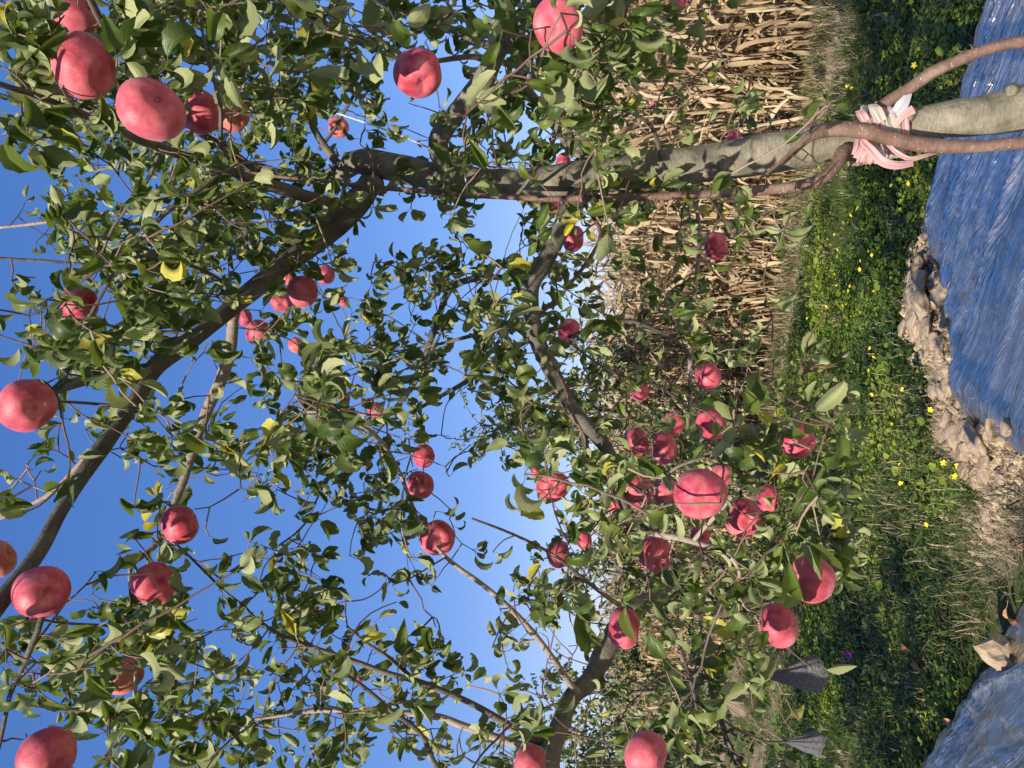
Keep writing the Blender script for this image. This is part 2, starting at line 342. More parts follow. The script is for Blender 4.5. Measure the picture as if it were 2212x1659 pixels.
# ------------------------------------------------------------------ silver mulch film on the tree rows
def ridge(x, y, s, o=3): return 1 - np.abs(fbm(x, y, s, o) * 2 - 1) * 2
def film(name, label, n0, n1, e0, e1fun, seed, crump, group):
    ns = 300; es = 330; tt = np.linspace(0, 1, ns); out = np.zeros((es, ns, 3)); uv = np.zeros((es, ns, 2))
    nv = n0 + (n1 - n0) * tt; e1 = e1fun(nv)
    for a in range(es):
        s = a / (es - 1); s = s ** .8; e = e0 + (e1 - e0) * s
        nw = nv + (tt - .5) * 2 * .035 * (vnoise(e * 2.1, nv * 0 + seed, seed) - .5) + .02 * (vnoise(e * 9, nv * 0, seed + 2) - .5) * (tt > .9)
        sk = nw + .10 * e + (vnoise(e * .8, nw * 1.2, seed + 7) - .5) * .35      # wrinkles run along, a little askew
        z = bed(e, nw) + .03
        z = z + .040 * ridge(e * .8, sk * 3.2, seed + 1, 2) + .042 * np.maximum(0, ridge(e * .45, sk * 7, seed + 3, 2)) ** 2 + .012 * np.maximum(0, ridge(e * .4, sk * 17, seed + 5, 2)) ** 2 + .003 * np.maximum(0, ridge(e * .5, sk * 38, seed + 9, 2)) ** 2
        z = z + crump * (.02 * ridge(e * 6, nw * 6, seed + 11, 3) + .01 * ridge(e * 15, nw * 13, seed + 13, 3))
        fade = np.clip(np.minimum(tt, 1 - tt) * 12, 0, 1) * np.clip((e1 - e) * 6, 0, 1)
        z = z * fade + (bed(e, nw) + .012 + .02 * ridge(e * 5, nw * 5, seed + 21, 2)) * (1 - fade)
        out[a] = E * e[:, None] + N * nw[:, None]; out[a, :, 2] = z; uv[a, :, 0] = e; uv[a, :, 1] = nw
    i, j = np.meshgrid(np.arange(es - 1), np.arange(ns - 1), indexing='ij'); b = (i * ns + j).ravel()
    mb = MB(); mb.add(out.reshape(-1, 3), np.stack([b, b + ns, b + ns + 1, b + 1], 1), uv.reshape(-1, 2))
    return tag(mb.build(name, FILM), label, 'mulch film', group)
M = Mat('silver_film', .16, .5); u = M.uv(); M.b.inputs['Metallic'].default_value = .975
dirt = M.ramp(M.noise(M.uv(2.2, 13), 1, 6, .7), [(.57, (0, 0, 0)), (.7, (.8, .8, .8))])
c_ = M.mix(M.noise(M.uv(1, 9), 1, 3), (.60, .55, .49), (.90, .84, .76)); M.l(M.mix(dirt, c_, (.17, .14, .11)), M.b.inputs['Base Color'])
rr = M.math('ADD', .13, M.math('MULTIPLY', M.noise(M.uv(3, 20), 1, 4), .18)); rr = M.math('SUBTRACT', rr, .05); M.l(M.math('ADD', rr, M.math('MULTIPLY', dirt, .3)), M.b.inputs['Roughness'])
cr = M.math('SUBTRACT', 1, M.math('MULTIPLY', M.math('ABSOLUTE', M.math('SUBTRACT', M.noise(M.uv(.9, 26), 1, 3, .6), .5)), 22), True)
cr2 = M.math('SUBTRACT', 1, M.math('MULTIPLY', M.math('ABSOLUTE', M.math('SUBTRACT', M.noise(M.uv(2.2, 60), 1, 3, .6), .5)), 14), True)
cr3 = M.math('SUBTRACT', 1, M.math('MULTIPLY', M.math('ABSOLUTE', M.math('SUBTRACT', M.noise(M.uv(6, 9), 1, 3, .6), .5)), 16), True)
M.bump(M.math('ADD', M.math('ADD', cr, M.math('MULTIPLY', cr2, .5)), M.math('MULTIPLY', cr3, .2)), .6, .008)
FILM = M.m
film('mulch_film', 'silvery blue mulch film beyond the front tree trunk, its left end at the dry clods', 1.95, 3.87, -7, lambda n: np.interp(n, [2.0, 2.4, 2.83, 3.1, 3.5, 3.87], [2.45, 2.62, 2.86, 2.66, 2.5, 2.52]), 3, .12, 'silver mulch films')
film('mulch_film', 'crumpled silver mulch film with one big clod sitting on its edge', .1, 1.84, -7, lambda n: n * 0 + 8, 40, .9, 'silver mulch films')

# ------------------------------------------------------------------ grass, clover and dry straw between the rows
def zone_green(e, n): return fbm(e * .9, n * .9, 61, 3)
def scatter(count, n0, n1, e0, e1, pw=1.6):
    e = e0 + (e1 - e0) * rng.random(count) ** pw; n = n0 + (n1 - n0) * rng.random(count); return e, n
def allowed(e, n):
    f1 = (n > 1.95) & (n < 3.86) & (e < 2.62); f2 = (n > .1) & (n < 1.84); bk = (n > 2.25) & (n < 3.75) & (e > 2.4) & (e < 3.12 + .12 * np.sin(n * 7))
    trk = (abs(n - 6.78) < .2) & (rng.random(e.shape) < .8); trk2 = (abs(n - 4.4) < .3) & (e > 4.6) & (rng.random(e.shape) < .7)
    return ~(f1 | f2 | bk | trk | trk2)
GRASS = Mat('grass_blades', .5, .3); f = GRASS.mix(GRASS.attr('yel'), GRASS.ramp(GRASS.attr('rnd'), [(0, (.018, .04, .008)), (.5, (.055, .10, .018)), (1, (.13, .19, .035))]), (.40, .32, .19))
GRASS.l(f, GRASS.b.inputs['Base Color']); tl = GRASS.n('BsdfTranslucent'); GRASS.l(f, tl.inputs[0]); ms = GRASS.n('MixShader'); ms.inputs[0].default_value = .3
GRASS.l(GRASS.b.outputs[0], ms.inputs[1]); GRASS.l(tl.outputs[0], ms.inputs[2]); GRASS.l(ms.outputs[0], GRASS.out.inputs[0]); GRASS = GRASS.m
def blades(e, n, L, Wd, lean, dry, mb):
    m_ = len(e); base = E * e[:, None] + N * n[:, None]; base[:, 2] = bed(e, n) - .005
    az = rng.random(m_) * 2 * np.pi; d = np.stack([np.cos(az), np.sin(az), 0 * az], 1); s = np.stack([-d[:, 1], d[:, 0], 0 * az], 1)
    ln = lean * (.3 + rng.random(m_))[:, None]; up = np.array([0, 0, 1.0])
    p1 = base + (up * .55 + d * ln * .35) * L[:, None]; p2 = base + (up * (1 - .55 * ln) + d * ln * 1.0) * L[:, None]
    V = np.stack([base - s * Wd[:, None], base + s * Wd[:, None], p1 + s * Wd[:, None] * .8, p1 - s * Wd[:, None] * .8, p2], 1).reshape(-1, 3)
    o = np.arange(m_)[:, None] * 5
    r = np.clip((fbm(e * 2.5, n * 2.5, 78, 3) - .5) * 2.5 + rng.normal(.45, .25, m_), 0, 1)
    mb.add(V, o + np.array([[0, 1, 2, 3]]), rnd=np.repeat(r, 5), yel=np.repeat(dry, 5)); mb.n -= 0
    mb.f.append((o + np.array([[3, 2, 4]])).astype(np.int32) + mb.n - len(V))
mb = MB(); e, n = scatter(30000, 1.7, 7.35, -1.5, 13); ok = allowed(e, n) & (fbm(e * 7, n * 7, 91, 3) > .5) & (rng.random(len(e)) < .35 + .65 * (zone_green(e, n) < .52)); e, n = e[ok], n[ok]
dr = (rng.random(len(e)) < .05 + .22 * (zone_green(e + 9, n) > .55) + .4 * (n > 6.1)).astype(float)
blades(e, n, rng.uniform(.03, .12, len(e)), rng.uniform(.0012, .0035, len(e)), 1.3, dr, mb)
e0, n0_ = scatter(2600, 1.9, 7.3, -1.5, 12); ok = allowed(e0, n0_); e0, n0_ = e0[ok], n0_[ok]; k_ = rng.integers(8, 26, len(e0)); dr0 = (rng.random(len(e0)) < .12) * 1.0; tn0 = rng.uniform(.4, 1.2, len(e0))     # tufts
e = np.repeat(e0, k_) + rng.normal(0, .018, k_.sum()); n = np.repeat(n0_, k_) + rng.normal(0, .018, k_.sum()); blades(e, n, rng.uniform(.07, .2, len(e)) * np.repeat(tn0, k_), rng.uniform(.0014, .0045, len(e)), 1.25, np.clip(np.repeat(dr0, k_) + (rng.random(len(e)) < .04), 0, 1), mb)
e, n = scatter(16000, 6.1, 7.6, 1.5, 15, 1.2); blades(e, n, rng.uniform(.04, .14, len(e)), rng.uniform(.0015, .0035, len(e)), 1.3, (rng.random(len(e)) < .7).astype(float), mb)
e, n = scatter(12000, 6.9, 7.6, -1.5, 15); blades(e, n, rng.uniform(.06, .26, len(e)), rng.uniform(.0015, .004, len(e)), 1.25, (rng.random(len(e)) < .75).astype(float), mb)
e, n = scatter(9000, 2.0, 4.4, 2.9, 5.8, 1); ok = allowed(e, n) & (e > 3.1); e, n = e[ok], n[ok]; blades(e, n, rng.uniform(.05, .2, len(e)), rng.uniform(.001, .003, len(e)), 1.0, (rng.random(len(e)) < .35).astype(float), mb)
tag(mb.build('grass', GRASS), kind='stuff')
def clover(count, n0, n1, e0, e1, thr, size, hmax, mb, pw=1.5, lo=0):
    e, n = scatter(count, n0, n1, e0, e1, pw); g = zone_green(e, n); ok = allowed(e, n) & (g > thr - .12 * rng.random(len(e))); e, n = e[ok], n[ok]
    k = len(e); P = E * e[:, None] + N * n[:, None]; P[:, 2] = bed(e, n) + lo + hmax * rng.random(k) ** 1.3 * (.4 + 1.2 * fbm(e * 3, n * 3, 71))
    az = rng.random(k) * 6.283; el = rng.uniform(-.5, .6, k); T = np.stack([np.cos(az) * np.cos(el), np.sin(az) * np.cos(el), np.sin(el)], 1)
    Nn = np.stack([rng.normal(0, .3, k), rng.normal(0, .3, k), np.ones(k)], 1)
    Sx = nrm(np.cross(T, Nn)); N2 = np.cross(Sx, T); sz = size * rng.uniform(.6, 1.4, k)
    q = np.array([(0, 0, 0), (.38, .35, .12), (.36, .8, .1), (0, 1, 0), (-.36, .8, .1), (-.38, .35, .12)])
    V = (P[:, None] + (Sx[:, None] * q[None, :, :1] + T[:, None] * q[None, :, 1:2] + N2[:, None] * q[None, :, 2:]) * sz[:, None, None]).reshape(-1, 3); o = np.arange(k)[:, None] * 6
    mb.add(V, o + np.array([[0, 1, 2, 3]]), rnd=np.repeat(np.clip((fbm(e * 2.2, n * 2.2, 77, 3) - .5) * 3 + rng.normal(.45, .22, k), 0, 1), 6), yel=0.0); mb.f.append((o + np.array([[0, 3, 4, 5]])).astype(np.int32) + mb.n - len(V))
CLOVER = Mat('clover_leaf', .45, .4); f = CLOVER.ramp(CLOVER.attr('rnd'), [(0, (.02, .045, .007)), (.45, (.075, .13, .012)), (1, (.21, .27, .03))]); CLOVER.l(f, CLOVER.b.inputs['Base Color'])
tl = CLOVER.n('BsdfTranslucent'); CLOVER.l(f, tl.inputs[0]); ms = CLOVER.n('MixShader'); ms.inputs[0].default_value = .3
CLOVER.l(CLOVER.b.outputs[0], ms.inputs[1]); CLOVER.l(tl.outputs[0], ms.inputs[2]); CLOVER.l(ms.outputs[0], CLOVER.out.inputs[0]); CLOVER = CLOVER.m
mb = MB(); clover(170000, 3.85, 6.65, -1.5, 11, .40, .022, .09, mb); clover(45000, 1.84, 4.6, 3.0, 8, .44, .026, .08, mb, 1.1); clover(7000, 2.6, 6.5, -1, 9, .42, .05, .06, mb, 1.2, .03)
tag(mb.build('clover', CLOVER), kind='stuff')

# ------------------------------------------------------------------ the dry maize field
CORN = Mat('dry_maize', .8, .15); tn = CORN.ramp(CORN.attr('rnd'), [(0, (.11, .068, .038)), (.3, (.27, .18, .105)), (.65, (.43, .325, .19)), (1, (.60, .49, .32))])
st = CORN.noise(CORN.uv(60, 3), 1, 3); tn = CORN.mix(.5, tn, CORN.ramp(st, [(.3, (.62, .55, .5)), (.7, (1.1, 1.08, 1.05))]), 'MULTIPLY')
tn = CORN.mix(CORN.math('MULTIPLY', CORN.math('GREATER_THAN', CORN.noise(CORN.uv(8, 6), 1, 4), .62), .5), tn, (.16, .09, .06)); CORN.l(tn, CORN.b.inputs['Base Color'])
tl = CORN.n('BsdfTranslucent'); CORN.l(tn, tl.inputs[0]); ms = CORN.n('MixShader'); ms.inputs[0].default_value = .28
CORN.l(CORN.b.outputs[0], ms.inputs[1]); CORN.l(tl.outputs[0], ms.inputs[2]); CORN.l(ms.outputs[0], CORN.out.inputs[0]); CORN = CORN.m
def corn_parts(seed, leaves=38, seg=9):
    r = np.random.default_rng(500 + seed); H = r.uniform(1.75, 2.15); a = MB(); lf = MB(); ear = MB()
    lx, ly = r.normal(0, .07, 2); zz = np.linspace(0, H, 8); P = np.stack([lx * (zz / H) ** 1.6, ly * (zz / H) ** 1.6, zz], 1)
    tube(a, P, np.linspace(.012, .004, 8), 6, rnd=r.random())
    for q in range(5):                     # tassel
        d = nrm(np.array([r.normal(0, .5), r.normal(0, .5), 1])); p = P[-1] + d[None] * np.linspace(0, r.uniform(.1, .24), 4)[:, None]; tube(a, p, np.array([.003, .003, .0025, .001]), 3, rnd=.6)
    for q in range(leaves):
        z0 = H * (.08 + .9 * (q + r.random()) / leaves); base = np.array([lx * (z0 / H) ** 1.6, ly * (z0 / H) ** 1.6, z0]); az = q * 2.6 + r.normal(0, .6); L = r.uniform(.4, .85) * (1 if z0 > .5 else .7)
        el = r.uniform(-.4, 1.3); dr_ = r.uniform(.8, 6.0); wd = r.uniform(.007, .025); tw = r.normal(0, 3.2); wv = r.uniform(0, 6); s = np.linspace(0, 1, seg + 1); p = base.copy(); V = []; UV = []; ro = r.uniform(-2.2, 2.2)
        for k, t in enumerate(s):
            e_ = max(el - dr_ * t * (1 - .35 * t), -1.5); az2 = az + ro * t; d = np.array([math.cos(az2) * math.cos(e_), math.sin(az2) * math.cos(e_), math.sin(e_)])
            if k: p = p + d * L / seg
            sd_ = np.array([-math.sin(az2), math.cos(az2), 0]); nn_ = np.cross(sd_, d); ang = tw * t + .5 * math.sin(7 * t + wv)
            w_ = wd * (math.sin(math.pi * min(1, (t * .93 + .07)) ** .6) ** .6 if t < 1 else .05) + .002
            o_ = (sd_ * math.cos(ang) + nn_ * math.sin(ang)) * w_; mid = np.cross(d, o_) * .35 * (1 if q % 2 else -1)
            V += [p - o_, p + mid, p + o_]; UV += [(0 + q, t * L * 4), (.5 + q, t * L * 4), (1 + q, t * L * 4)]
        V = np.array(V); V[:, 2] = np.maximum(V[:, 2], .01)
        F_ = [(3 * k + c, 3 * k + c + 1, 3 * k + c + 4, 3 * k + c + 3) for k in range(seg) for c in (0, 1)]
        lf.add(V, np.array(F_), np.array(UV), rnd=np.clip(r.normal(.6, .25), 0, 1))
    z0 = r.uniform(.7, 1.0); az = r.random() * 6.28; d = np.array([math.cos(az) * .7, math.sin(az) * .7, r.choice([.7, -.6])]); t = np.linspace(0, 1, 8)
    tube(ear, np.array([lx * .3, ly * .3, z0]) + d[None] * .22 * t[:, None], .004 + .024 * np.sin(np.pi * t ** .7), 8, bump=.15, seed=seed, rnd=.85)
    return a, lf, ear
cp = [corn_parts(s) for s in range(9)]; cmesh = [tuple(m_.mesh(nm_, CORN) for m_, nm_ in zip(c, ('stalk', 'leaves', 'ear'))) for c in cp]
cnt = 0
for row in range(3):
    e = -.6
    while e < 19:
        e += rng.uniform(.17, .27); n_ = 7.45 + row * .5 + rng.normal(0, .05); X = EN(e, n_)
        x_, y_, c_ = proj(X + np.array([0, 0, 1.0]))
        if not (-120 < y_ < 1800): continue
        k = int(rng.integers(0, 9)); t = empty('maize_plant', EN(e, n_, bed(e, n_))); t.rotation_euler = (rng.normal(0, .06), rng.normal(0, .06), rng.random() * 6.28); s_ = rng.uniform(.9, 1.12); t.scale = (s_, s_, s_ * (1 + .008 * e))
        tag(t, 'dried tan maize plant with drooping papery leaves in the field behind the grass alley', 'maize plant', 'dry maize plants standing in rows')
        for nm_, me in zip(('stalk', 'leaves', 'ear'), cmesh[k]):
            o = bpy.data.objects.new(nm_, me); C.objects.link(o); o.parent = t
        cnt += 1
mb = MB(); tm = []                        # the farther rows, one mass
for s in range(9):
    for part, th_ in zip(corn_parts(60 + s, 9, 5)[:2], (0, 1)):
        tm.append((s, np.concatenate(part.v), part))
def corn_mass(mb, e, n_):
    s = int(rng.integers(0, 9)); az = rng.random() * 6.28; R_ = np.array([[math.cos(az), -math.sin(az), 0], [math.sin(az), math.cos(az), 0], [0, 0, 1.0 + .008 * e]]); o = EN(e, n_) 
    for s2, _, part in tm:
        if s2 != s: continue
        for v_, f_, u_, a_ in zip(part.v, part.f, part.uv, part.a['rnd']): pass
        V = np.concatenate(part.v) @ R_.T * rng.uniform(.95, 1.12) + o; 
        quads = [f for f in part.f if f.shape[1] == 4]; tris = [f for f in part.f if f.shape[1] == 3]
        if quads: mb.add(V, np.concatenate(quads), np.concatenate(part.uv), rnd=np.concatenate(part.a['rnd']))
        if tris: mb.f.append(np.concatenate(tris) + mb.n - len(V))
for row in range(9):
    for e in np.arange(-3, 24, .3): corn_mass(mb, e + rng.normal(0, .06), 9.0 + row * .6 + rng.normal(0, .06))
for e in np.arange(-9, 34, .35):
    for row in range(3): corn_mass(mb, e, 14.6 + row * 1.2 + rng.normal(0, .1))
tag(mb.build('maize_field', CORN), kind='stuff')
print('maize plants', cnt)
# ------------------------------------------------------------------ fruit positions read from the photograph: x, y, width (px), eye offset, pale, label
AP = [
 (165, 28, 94, None, 0, 'red apple half hidden by a pale leaf, topmost right apple above the two largest ones'),
 (183, 145, 132, (.6, .35), 0, 'large deep red apple crossed by a broad shadow, above the equally large one'),
 (327, 237, 136, (.30, -.5), 0, 'largest dark red apple with dappled shade, touching the long diagonal limb'),
 (433, 243, 92, None, 0, 'red apple with two small dark leaves in front of it'),
 (502, 250, 74, (.5, .3), 1, 'orange-tinted apple tucked behind the apple crossed by two leaves'),
 (731, 274, 46, (.3, -.3), 1, 'small orange apple beside the white rope, a twig crossing it'),
 (902, 159, 106, (.3, .42), 0, 'bright pink speckled apple against blue sky with its eye showing, beside the elbow limb'),
 (1206, 55, 112, (-.6, .1), 0, 'pink apple with a sharp shadow line and thin twig, near the maize tops'),
 (1217, 351, 40, None, 0, 'small red apple peeping out beside the main trunk, above the fork'),
 (1190, 440, 52, None, 0, 'small red apple behind the thin upright shoot that runs along the trunk'),
 (1239, 516, 56, None, 0, 'red apple below the cluster of yellow-green leaves'),
 (1547, 531, 60, None, 0, 'pink apple alone in front of the dry maize with a leaf over its middle'),
 (1586, 298, 36, None, 0, 'purplish apple mostly hidden behind the trunk in front of the maize'),
 (1467, 6, 34, None, 0, 'small magenta apple at the very edge of the frame in front of the maize'),
 (173, 656, 82, None, 0, 'rosy apple with a curled green leaf on its shoulder, high against the sky'),
 (58, 876, 114, (.35, .12), 0, 'large round apple with an arc of shade and open eye, high against bare sky'),
 (90, 1280, 114, (.33, .12), 0, 'large apple with a dark hollow eye hanging just below the big upper limb'),
 (-6, 1207, 84, None, 1, 'orange apple cut by the frame edge beside the big upper limb'),
 (389, 1133, 88, None, 0, 'pale rose apple with a dark round shadow, hanging at the end of a bare branch'),
 (333, 1262, 94, (.45, -.3), 0, 'pale rose apple with a small eye, just left of the one with a round shadow'),
 (268, 1458, 78, (.2, 0), 1, 'yellowish pale apple half buried in curled leaves against the sky'),
 (102, 1632, 116, (.5, .4), 0, 'large pink apple in the upper left corner of the upright view'),
 (654, 631, 72, None, 0, 'bright red apple striped by thin shadows, largest of the bunch by the big limb'),
 (610, 652, 47, (0, .4), 0, 'smaller red apple touching the striped one beside the big limb'),
 (704, 593, 44, None, 0, 'red apple farther out than the striped one, partly under leaves'),
 (626, 602, 34, None, 0, 'little pink apple between the big limb and the striped apple'),
 (558, 717, 54, None, 0, 'pink apple crossed by a twig where the pale side limb leaves the big limb'),
 (530, 686, 36, None, 0, 'small pink apple squeezed behind a leaf at the fork of the pale side limb'),
 (640, 745, 34, None, 1, 'tiny pale apple below the bunch at the big limb'),
 (743, 651, 24, None, 0, 'tiny distant red apple showing through the leaves beside the bunch'),
 (745, 862, 28, None, 0, 'tiny distant orange-red apple in the middle of the crown'),
 (813, 886, 36, None, 0, 'small red apple glimpsed between big leaves in the middle of the crown'),
 (916, 985, 52, None, 0, 'shaded red apple behind dark leaves, right above the rosy one on the same twig'),
 (909, 1047, 61, (.75, -.1), 0, 'rosy apple against the sky beside the shaded red one'),
 (945, 1163, 76, (.2, 0), 0, 'pink apple with a deep round eye at the tip of a long bare branch'),
 (777, 1469, 14, None, 0, 'tiny far red fruit among the leaves of the left branches'),
 (1229, 712, 51, None, 0, 'dark red apple hanging alone from the big dark limb against pale sky'),
 (1530, 813, 62, None, 0, 'red apple with a leaf at its base hanging under the bare grey branch'),
 (1383, 845, 44, None, 0, 'half hidden purple-red apple behind sage leaves in front of the maize'),
 (1375, 956, 66, None, 0, 'apple with dark shade across its middle, upper one of the touching pair'),
 (1435, 968, 68, None, 0, 'apple crossed by a dark twig, lower one of the touching pair'),
 (1456, 915, 50, None, 0, 'apple behind the touching pair with a ragged leaf shadow'),
 (1536, 916, 74, None, 0, 'apple behind two large dark leaves at the end of the bare grey branch'),
 (1193, 1050, 72, (.1, 0), 0, 'apple with patchy shade and a brown eye, by itself above the big cluster'),
 (1374, 1060, 80, None, 0, 'rosy apple with wavy leaf shadows at the top of the big cluster'),
 (1438, 1064, 70, None, 0, 'apple squeezed between the wavy-shadowed one and the darkest big one'),
 (1512, 1068, 113, (.3, .5), 0, 'biggest apple of the central cluster, deep crimson in shade'),
 (1560, 1026, 48, None, 0, 'small red apple behind a dark leaf beside the biggest of the cluster'),
 (1608, 1120, 84, (.2, .3), 0, 'glossy apple half in deep shade, below the biggest of the cluster'),
 (1724, 954, 82, (.85, .2), 0, 'bright red apple with a leaf over its top, hanging in front of the grass'),
 (1660, 1078, 60, None, 0, 'apple partly under leaves near the yellow spotted leaf'),
 (1415, 1196, 76, None, 0, 'apple broken up by a dark leaf and dead twigs, left of the big cluster'),
 (1512, 1160, 58, None, 0, 'apple hidden behind the forked grey branch under the biggest apple'),
 (1206, 1196, 60, None, 0, 'dark red apple behind yellow-green leaves and a thin twig'),
 (1262, 1168, 40, None, 0, 'small red apple just below the dark one with yellow-green leaves'),
 (1348, 1357, 92, None, 0, 'plump bright apple with one hanging dark leaf in front, near the pale limb'),
 (1754, 1250, 104, None, 0, 'lowest big apple with a toothed leaf hanging over its face'),
 (1683, 1351, 92, (.95, 0), 0, 'clean evenly lit pinkish red apple over the shady track'),
 (1396, 1629, 98, None, 0, 'large apple with soft shade at the left frame edge, over dark leaves'),
 (1145, 1650, 82, None, 0, 'apple at the left frame edge beside the dark thick limb'),
 (1190, 1618, 50, None, 0, 'dark apple squeezed behind the thick dark limb at the left frame edge'),
 (1331, 1094, 38, None, 0, 'small shaded apple behind the forked twigs above the big cluster'),
 (1157, 1020, 28, None, 0, 'sliver of a red apple above the patchy one'),
]
APC = []
for a in AP:
    c = 0.083 * F / a[2]; c = min(c, 3.4) if a[2] < 40 else c
    R_ = a[2] / 2 * c / F; APC.append((W3(a[0], a[1], c), R_, c))

